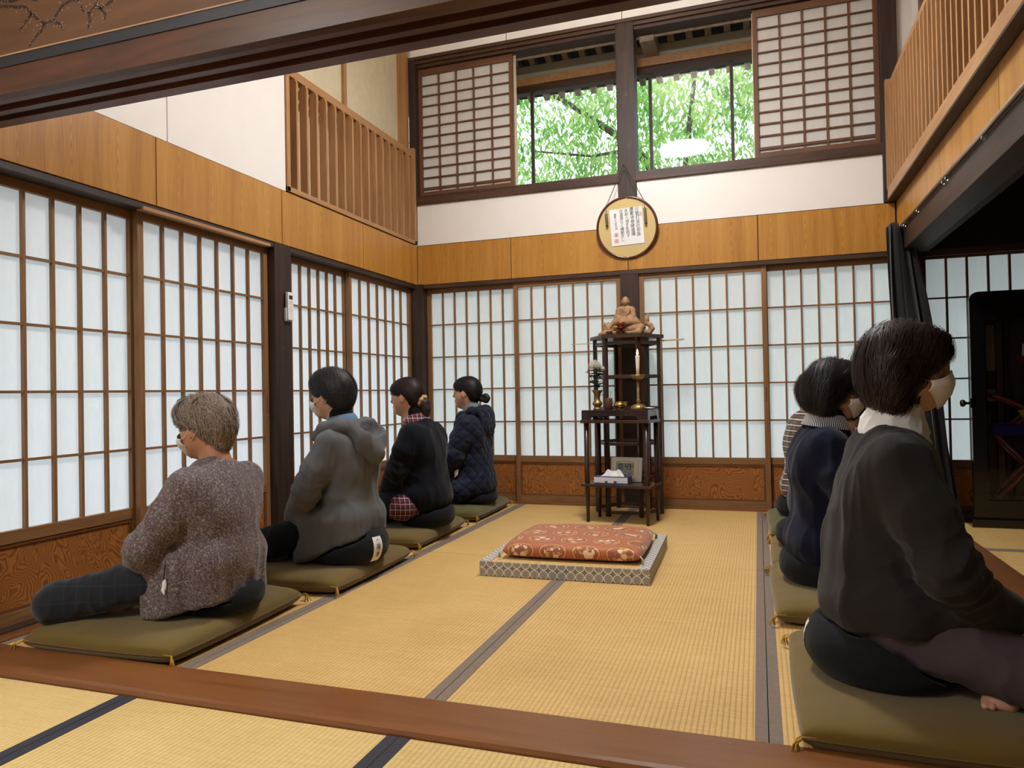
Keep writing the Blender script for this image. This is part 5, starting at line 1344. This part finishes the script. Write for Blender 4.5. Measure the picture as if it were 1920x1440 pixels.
MB().lathe([(.0105, .0), (.0120, .07), (.0150, .145), (.0145, .152), (.010, .148), (0, .1475)], 20).build('wax_body', M['wax'], ca, True)
MB().tube([(0, 0, .147), (.001, 0, .158)], .001, 5).build('wick', M['black_gap'], ca)
MB().lathe([(0, .153), (.0045, .158), (.0072, .166), (.0062, .176), (.003, .188), (0, .198)], 14).build('flame', emit('candle_flame', (1.0, 0.72, 0.30), 14), ca, True)
# folded paper
x, y = T(.205, .0)
fp = thing('folded_paper', 'folded white paper at the end of the lacquer stand', 'paper', (x, y, zt), -.1)
for k in range(3): MB().grid(lambda u, v: ((u-.5)*.045, (v-.5)*.13, .001+.004*k+.007*(u*(1 if k % 2 else 0)+(1-u)*(0 if k % 2 else 1))*.6), 4, 4).build('sheet', M['label'], fp, True)

# ---- clock and tissues on the lower shelf
x, y = T(.012, .045)
ck = thing('digital_clock', 'pale digital clock reading 10:49 on the lower shelf', 'clock', (x, y, .266), -.10)
M['plastic'] = plain('silver_white_plastic', (206, 204, 200), 0.4, var=0.02); M['cream_pl'] = plain('cream_plastic', (214, 208, 178), 0.45, var=0.02); M['lcd'] = plain('lcd_grey', (138, 140, 122), 0.3, var=0.02)
def tilted(mb): mb.v = [(a, b+.22*c, c) for a, b, c in mb.v]; return mb
tilted(MB().cbox(-.110, .110, -.012, .012, 0, .165, .006)).build('case', M['plastic'], ck)
tilted(MB().cbox(-.096, .086, -.0145, -.010, .022, .153, .004)).build('bezel', M['cream_pl'], ck)
tilted(MB().box(-.072, .056, -.0155, -.013, .040, .128)).build('display', M['lcd'], ck)
def seg_digit(mb, ch, x0, z0, w, hh, t):
    S = {'0': 'abcdef', '1': 'bc', '2': 'abged', '3': 'abgcd', '4': 'fgbc', '5': 'afgcd', '6': 'afgedc', '7': 'abc', '8': 'abcdefg', '9': 'abcfgd'}[ch]; R_ = {'a': (0, w, hh-t, hh), 'd': (0, w, 0, t), 'g': (0, w, hh/2-t/2, hh/2+t/2), 'b': (w-t, w, hh/2, hh), 'c': (w-t, w, 0, hh/2), 'f': (0, t, hh/2, hh), 'e': (0, t, 0, hh/2)}
    for s in S: a, b, c, d = R_[s]; mb.box(x0+a, x0+b, -.0162, -.0150, z0+c, z0+d)
dg = MB()
for ch, xx in (('1', -.068), ('0', -.044), ('4', -.008), ('9', .016)): seg_digit(dg, ch, xx, .084, .018, .038, .0042)
for zz in (.094, .110): dg.box(-.020, -.016, -.0162, -.0150, zz, zz+.004)
for ch, xx, zz in (('2', .036, .098), ('5', .045, .098), ('2', .020, .050), ('3', .032, .050), ('1', -.060, .050), ('0', -.046, .050)): seg_digit(dg, ch, xx, zz, .0065, .014, .0018)
tilted(dg).build('display_digits', M['ink'], ck)
tilted(MB().tube([(-.075, -.0150, .133), (-.01, -.0155, .140), (.06, -.0150, .133)], .0012, 5)).build('bezel_groove', M['ink'], ck)
x, y = T(-.045, -.065)
tx = thing('tissue_box', 'flat white and blue tissue box with a tissue pulled out', 'tissue box', (x, y, .2645), -.10)
M['tblue'] = plain('blue_card', (52, 62, 110), 0.5); M['twhite'] = plain('white_card', (214, 212, 208), 0.5, var=.02)
MB().cbox(-.118, .118, -.052, .052, 0, .048, .002).build('carton', M['twhite'], tx)
MB().box(-.1185, .1185, -.0525, .0525, .0, .008).build('blue_band', M['tblue'], tx); MB().box(-.1185, .1185, -.0525, .0525, .0465, .0485).build('blue_band', M['tblue'], tx)
MB().box(.1178, .1188, -.0520, .0520, .008, .0465).build('blue_end', M['tblue'], tx)
for xx, ww in ((-.105, .004), (-.095, .004), (-.085, .004), (-.040, .018), (.022, .020), (.050, .006), (.078, .005)): MB().box(xx, xx+ww, -.0528, -.0520, .008, .008+ww*.7).build('printed_figure', M['tblue'], tx)
def tis(u, v):
    a = (u-.5)*.17; hgt = .052*(1-abs(2*u-1.05)**1.6)*v+.018*v*math.sin(u*9); return (a*(1-.15*v), (v-.5)*.03+.012*math.sin(u*13)*v, .0485+max(0, hgt))
tm = MB().grid(tis, 26, 10).build('tissue', M['label'], tx, True); tm.modifiers.new('t', 'SOLIDIFY').thickness = .0008

# ---- carved monk seated on a lying beast
so = (1.805, -.285, 1.2972)
sta = thing('carved_statue', 'carved wooden monk seated on a reclining lion-like beast', 'statue', so)
monk = [ell((.010, .02, .258), (.026, .028, .034), .008), ell((.010, -.002, .245), (.018, .014, .020), .008), cap((.010, .022, .235), (.010, .022, .205), .014, .018, .01), ell((.010, .025, .165), (.052, .036, .055), .02), cap((-.030, .022, .195), (.050, .022, .195), .022, .022, .02),
        cap((-.043, .018, .190), (-.050, .005, .135), .019, .020, .015), cap((-.050, .005, .135), (-.008, -.020, .118), .018, .013, .012), cap((.063, .018, .190), (.068, .005, .135), .021, .022, .015), cap((.068, .005, .135), (.024, -.022, .118), .018, .013, .012),
        ell((.010, .008, .105), (.088, .048, .028), .025), cap((-.070, .0, .098), (.0, -.032, .092), .024, .02, .02), cap((.090, .0, .098), (.02, -.032, .092), .024, .02, .02), cap((.085, .0, .095), (.125, .01, .078), .02, .012, .02)]
monk += [cap((.050, .000, .200), (-.020, -.007, .140), .007, .008, .006), cap((.058, -.002, .190), (.0, -.010, .135), .006, .008, .005), cap((-.026, .002, .205), (.012, -.006, .178), .006, .006, .005),
         cap((.010, -.006, .261), (.010, -.010, .249), .003, .0045, .004), ell((-.017, .020, .252), (.005, .008, .013), .004), ell((.037, .020, .252), (.005, .008, .013), .004), cap((-.001, -.006, .264), (.008, -.008, .263), .002, .002, .003), cap((.012, -.008, .263), (.021, -.006, .264), .002, .002, .003)]
V_, F_, _ = solid(monk, .0028, [ell((.010, -.014, .238), (.005, .006, .003), .002), ell((.002, -.011, .257), (.0055, .004, .0025), .002), ell((.018, -.011, .257), (.0055, .004, .0025), .002)], (), lambda V, N: .0009*np.sin((V[:, 2]*1.0+V[:, 0]*.9)*330)*(V[:, 2] < .205), 1); ob('monk_figure', npmesh('monk_figure', V_, F_, M['statue']), sta)
MB().lathe([(.005, 0), (.006, .002), (.005, .004)], 10, (.048, -.020, .190)).build('robe_ring', M['rosewood'], sta)
beast = [ell((.075, .01, .052), (.085, .046, .042), .03), ell((-.02, .012, .058), (.075, .045, .040), .03), ell((-.105, -.020, .058), (.042, .036, .036), .015), ell((-.110, -.036, .040), (.036, .030, .024), .012), cap((-.128, -.04, .086), (-.142, -.03, .106), .009, .003, .006), cap((-.082, -.045, .082), (-.070, -.03, .098), .009, .004, .006),
         ell((-.118, -.055, .066), (.010, .008, .010), .005), ell((-.090, -.055, .068), (.010, .008, .010), .005), cap((-.140, -.05, .022), (-.170, -.055, .014), .018, .013, .01), cap((-.06, -.05, .020), (-.045, -.062, .016), .018, .017, .01), cap((.02, -.045, .018), (.115, -.05, .020), .014, .014, .01), cap((.115, -.045, .024), (.12, -.02, .05), .022, .03, .02),
         cap((.140, .0, .025), (.185, -.005, .020), .022, .018, .015), cap((.185, -.005, .020), (.204, -.005, .045), .018, .017, .012), cap((.204, -.005, .045), (.192, -.005, .072), .017, .016, .012), cap((.192, -.005, .072), (.165, -.005, .085), .016, .014, .012), cap((.165, -.005, .085), (.168, -.005, .110), .015, .014, .01), cap((.168, -.005, .110), (.178, -.005, .150), .016, .007, .01)]
for k in range(10):
    a = k*.62; beast.append(ell((-.105+.045*math.cos(a), -.01+.004*k % 2, .060+.036*math.sin(a)), (.013, .013, .013), .006))
V_, F_, _ = solid(beast, .0032, [ell((.163, -.005, .048), (.014, .03, .012), .006), cap((-.135, -.062, .046), (-.080, -.062, .046), .004, .004, .004)], (), lambda V, N: .0018*(vnoise(V, (120, 120, 120))-.5), 1); ob('reclining_beast', npmesh('reclining_beast', V_, F_, M['statue']), sta)
ow = thing('offering_bowl', 'red-brown lacquer bowl on a pedestal before the statue', 'bowl', (1.800, -.395, 1.2972))
MB().lathe([(.032, 0), (.033, .003), (.016, .010), (.010, .018), (.010, .030), (.022, .042), (.046, .050), (.047, .054), (.040, .054), (0, .050)], 28).build('pedestal', M['redlac'], ow, True)
MB().lathe([(.016, .0535), (.018, .058), (.028, .066), (.033, .080), (.034, .092), (.032, .092), (.028, .076), (0, .064)], 28).build('bowl', M['redlac'], ow, True)

# ---- round plaque with calligraphy
pq = thing('round_plaque', 'round framed calligraphy plaque hung on cords before the pillar', 'plaque', (1.802, -.042, 2.146)); pq.rotation_euler = (.17, -.035, 0)
R0 = .228
M['rim'] = plain('dark_red_lacquer_rim', (84, 36, 24), 0.3, coat=.4); M['gold_paper'] = plain('straw_gold_paper', (206, 180, 122), 0.75, var=.03); M['shikishi'] = plain('white_art_paper', (234, 232, 230), 0.8, var=.01); M['seal'] = plain('red_seal_ink', (206, 84, 76), 0.8); M['bamboo'] = wood('smoked_bamboo', (112, 100, 74), (78, 66, 48), 'z', 3, .5)
d_ = MB().lathe([(0, -.008), (R0, -.008), (R0, .008), (0, .008)], 64); d_.v = [(a, c, b) for a, b, c in d_.v]; d_.f = [f[::-1] for f in d_.f]; d_.build('backing_disc', M['gold_paper'], pq)
MB().tube([(R0*math.cos(a), -.004, R0*math.sin(a)) for a in [i*2*PI/72 for i in range(73)]], .0105, 8, False).build('rim', M['rim'], pq, True)
MB().box(-.125, .125, -.0115, -.0085, -.128, .148).build('art_paper', M['shikishi'], pq)
colsT = [(.088, '只管打坐の宗旨', .030, .128), (.046, '應覺寺参禅道場', .030, .132), (.006, '永劫へ残すを欲す', .026, .128), (-.036, '児孫須らく精勤せし', .026, .126), (-.082, '應覺十六世代知', .017, .106)]
for xx, tx_, sz, zz in colsT:
    for k, ch in enumerate(tx_):
        me = text_mesh(ch, sz*1.12, M['ink'], 'brush_character'); rr = random.Random(hash(ch) % 997+k)
        sk_ = rr.uniform(-.18, .18)
        for v in me.vertices:
            a, b = v.co.x, v.co.y; v.co = (a+sk_*b*.5, -.0122, b+.16*a)
        ob('brush_character', me, pq, (xx+rr.uniform(-.002, .002), 0, zz-k*sz*1.03))
def seal(x, z, w, hh):
    mb = MB(); t = w*.09
    for a, b, c, d in ((-w/2, w/2, hh/2-t, hh/2), (-w/2, w/2, -hh/2, -hh/2+t), (-w/2, -w/2+t, -hh/2, hh/2), (w/2-t, w/2, -hh/2, hh/2), (-t/2, t/2, -hh/2, hh/2), (-w/2, w/2, -t/2, t/2), (-w*.33, w*.33, hh*.2, hh*.2+t), (-w*.33, w*.33, -hh*.25, -hh*.25+t)): mb.box(x+a, x+b, -.0123, -.0114, z+c, z+d)
    mb.build('red_seal', M['seal'], pq)
seal(.112, .092, .016, .030); seal(-.084, -.045, .026, .026); seal(-.086, -.092, .028, .028)
for s_, z0, z1 in ((-1, .125, .028), (1, .132, .010)):
    MB().lathe([(0, z1), (.0095, z1), (.0105, z1+.012), (.0105, z0-.004), (.007, z0), (0, z0)], 14, (s_*.148, -.020, 0)).build('cord_weight', M['bamboo'], pq, True)
    MB().tube([(s_*.148, -.020, z0), (s_*.146, -.016, .19), (s_*.142, .004, .196)], .0016, 5).build('cord', M['oldwood'], pq, True)
    MB().tube([(s_*.142, .004, .196), (s_*.004, .085, .478)], .0016, 5).build('cord', M['oldwood'], pq, True)
    MB().tube([(s_*.135, .010, .200), (s_*.004, .085, .474)], .0016, 5).build('cord', M['oldwood'], pq, True)
MB().tube([(0, .072, .480), (0, .100, .476)], .003, 6).build('hook', M['black_gap'], pq, True)

# ---- remote control on the pillar
rc = thing('remote_control', 'white remote control in its holder on the dark pillar', 'remote control', (.0005, -1.822, 1.365))
M['btn'] = plain('grey_button', (150, 150, 150), .5)
MB().cbox(0, .014, -.034, .034, -.006, .075, .003).build('wall_holder', M['plastic'], rc)
MB().cbox(.006, .026, -.027, .027, .0, .172, .005).build('remote_body', plain('white_plastic', (228, 226, 222), .4, var=.02), rc)
MB().box(.0262, .0266, -.017, .017, .128, .152).build('display', M['ink'], rc)
for (yy, zz, a, b) in ((-.012, .112, .007, .004), (.0, .112, .007, .004), (.012, .112, .007, .004), (-.006, .100, .008, .004), (.010, .100, .006, .004), (0, .078, .006, .005), (-.012, .066, .005, .005), (.012, .066, .005, .005), (0, .054, .006, .005)):
    MB().box(.0258, .0272, yy-a/2, yy+a/2, zz-b/2, zz+b/2).build('button', M['btn'], rc)

# ---- black curtain gathered at the corner
M['curtain'] = fabric('black_curtain_cloth', (26, 23, 23), 0.7, 0.1, 300, 0.1, 0.3)
cu2 = thing('curtain', 'black curtain gathered and pulled aside at the corner of the opening', 'curtain', (3.60, -.17, 0))
def cur(u, v):
    z = 1.945-1.90*v; wd = .085+.035*math.sin(PI*min(1, v*1.3))+.055*v; cx_ = .035+.20*v**1.1; cy_ = -.02-.03*v
    a = (u-.5)*2; pl_ = .020*(1-.3*v)*math.sin(u*34+2*v); top = .03*(1-min(1, v*9))
    return (cx_+a*wd*.9+.012*math.sin(u*21+v*4), cy_+pl_+.05*math.cos(a*1.4)*(-1)+.02*math.sin(v*7+a*2), z+top*abs(math.sin(u*17)))
o_ = MB().grid(cur, 90, 40).build('curtain_cloth', M['curtain'], cu2, True); o_.modifiers.new('t', 'SOLIDIFY').thickness = .002
for k in range(6): MB().tube([(.0+.028*k-.03, -.02, 1.945), (.0+.028*k-.02, -.03, 1.955), (.048, -.11, 1.9395)], .0022, 5).build('curtain_hook', M['steel'], cu2)

# ---- black lacquer glass case in the side room
lc = thing('lacquer_case', 'black lacquer display case with rounded frame in the side room', 'display case', (4.0, -.34, 0))
Wc, Hc, Dc = 1.10, 1.475, .28
def frame_poly(x0, x1, z0, z1, r, n_=6):
    p = []
    for cx_, cz_, a0 in ((x1-r, z1-r, 0), (x0+r, z1-r, PI/2)):
        p += [(cx_+r*math.cos(a0+PI/2*i/n_), cz_+r*math.sin(a0+PI/2*i/n_)) for i in range(n_+1)]
    return p+[(x0, z0), (x1, z0)]
outer = frame_poly(0, Wc, .055, Hc, .05); inner = frame_poly(.078, Wc-.078, .165, 1.295, .004); fr = MB()
for yy in (0, .035): fr.v += [(a, yy, b) for a, b in outer]+[(a, yy, b) for a, b in inner]
n_ = len(outer)
for i in range(n_):
    j = (i+1) % n_; O = 2*n_
    fr.f += [(i, j, n_+j, n_+i), (O+j, O+i, O+n_+i, O+n_+j), (j, i, O+i, O+j), (n_+i, n_+j, O+n_+j, O+n_+i)]
fr.build('front_frame', M['lacquer'], lc)
for a in (0.073, Wc-.093): MB().cbox(a, a+.02, .035, Dc, .055, Hc-.06, .003).build('side_panel', M['lacquer'], lc)
MB().cbox(.073, Wc-.073, .035, Dc, Hc-.07, Hc-.02, .003).build('top_panel', M['lacquer'], lc)
MB().cbox(.073, Wc-.073, Dc-.012, Dc, .06, Hc-.06, .002).build('back_panel', plain('brown_case_board', (70, 52, 42), .6), lc)
M['palebd'] = plain('pale_grey_board', (150, 146, 138), .7)
for (a, b, c, d) in ((.095, .20, .98, 1.28), (.095, .20, .78, .86), (.095, .17, .62, .69)): MB().box(a, b, Dc-.02, Dc-.011, c, d).build('pale_board', M['palebd'], lc)
MB().cbox(.20, .235, Dc-.05, Dc-.015, .155, 1.30, .003).build('inner_post', plain('brown_post_wood', (86, 62, 54), .5), lc)
MB().cbox(.073, Wc-.073, .035, Dc-.012, .13, .155, .003).build('floor_panel', M['rosewood_x'], lc)
MB().cbox(-.02, Wc+.02, -.03, Dc+.01, 0, .055, .006).build('plinth', M['lacquer'], lc)
MB().quad((.075, .02, .16), (Wc-.075, .02, .16), (Wc-.075, .02, 1.30), (.075, .02, 1.30)).build('glass_pane', glass_mat('case_glass', (.93, .93, .93), .05), lc)
kb = MB().lathe([(0, 0), (.018, .003), (.024, .014), (.020, .026), (.010, .032), (.008, .045), (.012, .060), (.012, .066)], 18); kb.v = [(c-.066, a, b+.775) for a, b, c in kb.v]; kb.build('knob', M['lacquer'], lc, True)
MB().box(.0, .02, .0, .04, .745, .805).build('latch_plate', M['lacquer'], lc)
# what stands inside
M['chairred'] = plain('dark_red_lacquer', (128, 62, 54), .35, coat=.3); M['blue_cloth'] = fabric('deep_blue_cloth', (48, 42, 110), .8); M['yellow_cloth'] = fabric('yellow_gold_cloth', (196, 160, 54), .7)
fc = thing('folding_chair', 'dark red folding chair with crossed legs inside the lacquer case', 'chair', (4.345, -.235, .171))
for yy in (-.045, .075):
    MB().tube([(-.20, yy, .0), (.16, yy, .40)], .014, 8).build('leg', M['chairred'], fc, True); MB().tube([(.16, yy+.012, .0), (-.20, yy+.012, .40)], .014, 8).build('leg', M['chairred'], fc, True)
    MB().tube([(-.215, yy, .65), (-.16, yy, .63), (.0, yy, .55), (.16, yy, .52), (.26, yy, .56)], .013, 8).build('arm', M['chairred'], fc, True); MB().tube([(-.21, yy, .42), (-.12, yy, .44), (-.05, yy, .50), (.0, yy, .55)], .012, 8).build('arm_support', M['chairred'], fc, True)
MB().cbox(-.215, .30, -.06, .09, .395, .47, .02).build('seat_cloth', M['blue_cloth'], fc, True)
MB().tube([(-.20, -.045, .01), (-.20, .08, .01)], .010, 8).build('foot_rail', M['chairred'], fc)
ycl = thing('yellow_cloth', 'yellow cloth draped over the folding chair in the case', 'cloth', (4.40, -.205, .62))
ym = MB().grid(lambda u, v: (-.13+.32*u+.03*math.sin(v*3), -.045-.02*math.sin(u*17)-.02*v, .16-.16*v-.10*abs(u-.55)), 30, 8).build('draped_cloth', M['yellow_cloth'], ycl, True); ym.modifiers.new('t', 'SOLIDIFY').thickness = .004
gf = thing('gilt_flower_ornament', 'gilt leaf ornament glittering inside the lacquer case', 'ornament', (4.50, -.135, .912)); M['gilt'] = plain('gilt_leaf', (214, 176, 84), .25, metal=1.0)
rs = random.Random(11); glm = leaf_mesh(.05, .014).mesh('gilt_leaf', M['gilt'])
MB().lathe([(.022, -.12), (.015, -.06), (.028, .0), (.024, .02)], 16).build('holder', M['chairred'], gf, True)
for k in range(60): ob('gilt_leaf', glm, gf, (rs.uniform(-.075, .10), rs.uniform(-.018, .006), rs.uniform(-.02, .07)), (rs.uniform(-.4, .4), rs.uniform(-1.2, .2), rs.choice((0, PI))+rs.uniform(-.5, .5)))
rt = thing('red_offering_stand', 'small red stand holding folded white paper in the case', 'stand', (4.36, -.125, .93))
MB().lathe([(.022, -.139), (.022, -.09), (.018, -.08), (.016, .08), (.03, .10), (.045, .14), (.04, .14), (.03, .105), (0, .10)], 20).build('stand_body', plain('bright_red_lacquer', (130, 28, 24), .3), rt, True)
MB().add([(-.03, -.02, .12), (.03, -.02, .12), (.01, .02, .12), (-.02, -.01, .22), (.03, 0, .20)], [(0, 1, 3), (1, 2, 4), (1, 4, 3), (0, 3, 2)]).build('folded_paper', M['label'], rt)
MB().cbox(-.115, -.09, .0, .025, -.774, .36, .004).build('stand_post', M['rosewood'], rt); MB().cbox(-.115, .30, -.016, .03, -.16, -.14, .004).build('stand_shelf', M['rosewood_x'], rt)

# ---- painted blossom branches on the transom
bl = struct('painted_branches', 'painted plum branches with pale blossoms on the transom'); bl.parent = tr
M['paintdark'] = plain('dark_branch_paint', (44, 28, 20), .6); M['paintpale'] = plain('pale_blossom_paint', (158, 130, 112), .7)
yb = -3.8608
branches = [[(.36, 2.215), (.425, 2.201), (.475, 2.191), (.506, 2.163), (.533, 2.139), (.56, 2.121), (.597, 2.123), (.618, 2.144), (.639, 2.165), (.681, 2.175), (.713, 2.165), (.724, 2.13), (.75, 2.121), (.774, 2.134), (.79, 2.16), (.84, 2.20)],
            [(.56, 2.121), (.548, 2.10), (.52, 2.085), (.492, 2.058)], [(.597, 2.123), (.633, 2.103), (.640, 2.085)], [(.506, 2.163), (.48, 2.145), (.462, 2.134), (.45, 2.118)], [(.774, 2.134), (.797, 2.126), (.822, 2.10), (.812, 2.085)], [(.75, 2.121), (.757, 2.095), (.745, 2.072)], [(.797, 2.126), (.842, 2.139), (.87, 2.15)], [(.36, 2.235), (.42, 2.22), (.47, 2.225), (.53, 2.20)]]
for p in branches:
    mb = MB(); q = [Vector((a, yb, b)) for a, b in p]
    for i in range(len(q)-1):
        d = (q[i+1]-q[i]).normalized(); s_ = Vector((-d.z, 0, d.x)); w0, w1 = .0055*(1-i/len(q)*.7), .0055*(1-(i+1)/len(q)*.7); mb.quad(q[i]-s_*w0, q[i]+s_*w0, q[i+1]+s_*w1, q[i+1]-s_*w1)
    mb.build('painted_branch', M['paintdark'], bl)
rs = random.Random(4); bmesh_ = MB().add([(.0028*math.cos(a), 0, .0028*math.sin(a)) for a in [k*PI/3 for k in range(6)]], [tuple(range(6))]).mesh('painted_blossom', M['paintpale'])
for p in branches:
    for i in range(len(p)-1):
        for k in range(5):
            t = rs.random(); s1 = rs.uniform(.45, 1.0)
            o_ = ob('painted_blossom', bmesh_, bl, (p[i][0]*(1-t)+p[i+1][0]*t+rs.gauss(0, .009), yb-.0006, p[i][1]*(1-t)+p[i+1][1]*t+rs.gauss(0, .009))); o_.scale = (s1, 1, s1)

# ================================================================ the tree outside
def leaf_shader():
    n = NT('tree_leaf'); v = n.coord((1, 1, 1), rnd=False)
    col = n.ramp(n.noise(v, 2.6, 3, .6), [(0.34, srgb(96, 152, 86)), (0.50, srgb(166, 208, 112)), (0.66, srgb(216, 234, 150)), (0.82, srgb(238, 206, 116))])
    b = n.n('ShaderNodeBsdfPrincipled'); t = n.n('ShaderNodeBsdfTranslucent'); mx = n.n('ShaderNodeMixShader'); mx.inputs[0].default_value = .5
    n.l(col, b.inputs['Base Color']); n.l(col, t.inputs[0]); b.inputs['Roughness'].default_value = .4
    n.l(b.outputs[0], mx.inputs[1]); n.l(t.outputs[0], mx.inputs[2]); n.l(mx.outputs[0], n.out.inputs[0]); return n.m
M['tleaf'] = leaf_shader(); M['bark'] = wood('tree_bark', (92, 84, 76), (52, 46, 42), 'z', 1, .9, bump=.5)
te = thing('tree', 'broad-leaved green tree outside the upper window', 'tree', (1.9, 6.2, -.5))
brs = [([(0, 0, 0), (-.1, 0, 2.5), (-.25, -.1, 4.2), (-.9, -.4, 5.2), (-2.0, -.8, 6.0), (-3.0, -1.0, 6.3)], [.22, .19, .15, .11, .07, .03]), ([(-.25, -.1, 4.2), (-.1, -.3, 5.4), (.1, -.5, 6.8)], [.12, .08, .03]),
       ([(-.15, 0, 3.3), (.4, -.4, 4.3), (1.1, -.8, 4.9), (2.0, -1.0, 5.5), (2.8, -1.2, 5.7)], [.12, .07, .05, .035, .02]), ([(-.9, -.4, 5.2), (-1.5, -.9, 5.0), (-2.4, -1.2, 5.1)], [.06, .04, .02]), ([(1.1, -.8, 4.9), (1.4, -1.2, 5.4), (1.5, -1.3, 6.2)], [.04, .03, .015]),
       ([(-.1, 0, 2.5), (-.9, -.5, 3.6), (-1.8, -.8, 4.2), (-2.7, -1.0, 4.6)], [.10, .06, .04, .02]), ([(.4, -.4, 4.3), (1.2, -.6, 4.35), (2.2, -.9, 4.7)], [.05, .035, .015])]
tm = MB()
for p, r_ in brs: tm.tube(p, [q*.55 for q in r_], 8)
tm.build('trunk_and_branches', M['bark'], te, True)
rs = np.random.RandomState(8); NC = 1050; LV = []; LF = []
cx_ = rs.uniform(-4.6, 3.6, NC); cy_ = rs.uniform(-1.7, 1.6, NC); cz_ = rs.uniform(3.2, 8.0, NC); o_ = 0
for k in range(NC):
    c = A_((cx_[k], cy_[k], cz_[k])); 
    if vnoise(A_([[c[0], c[1], c[2]]])+20, (.85, .85, .85))[0] < .30: continue
    for j in range(34):
        p = c+rs.normal(0, .17, 3); a = rs.rand()*6.28; dr = A_((math.cos(a)*.65, math.sin(a)*.65, -.75+rs.normal(0, .3))); dr /= np.linalg.norm(dr)
        sd = np.cross(dr, A_((0, 0, 1)))+rs.normal(0, .3, 3); sd /= np.linalg.norm(sd); L = rs.uniform(.10, .19); w = L*.17; up_ = np.cross(sd, dr)
        LV += [p, p+dr*L*.45-sd*w+up_*w*.35, p+dr*L, p+dr*L*.45+sd*w+up_*w*.35, p+dr*L*.5]; LF += [(o_, o_+1, o_+4), (o_+1, o_+2, o_+4), (o_+2, o_+3, o_+4), (o_+3, o_, o_+4)]; o_ += 5
fo = ob('foliage', npmesh('foliage', A_(LV), LF, M['tleaf'], False), te); fo['kind'] = 'stuff'
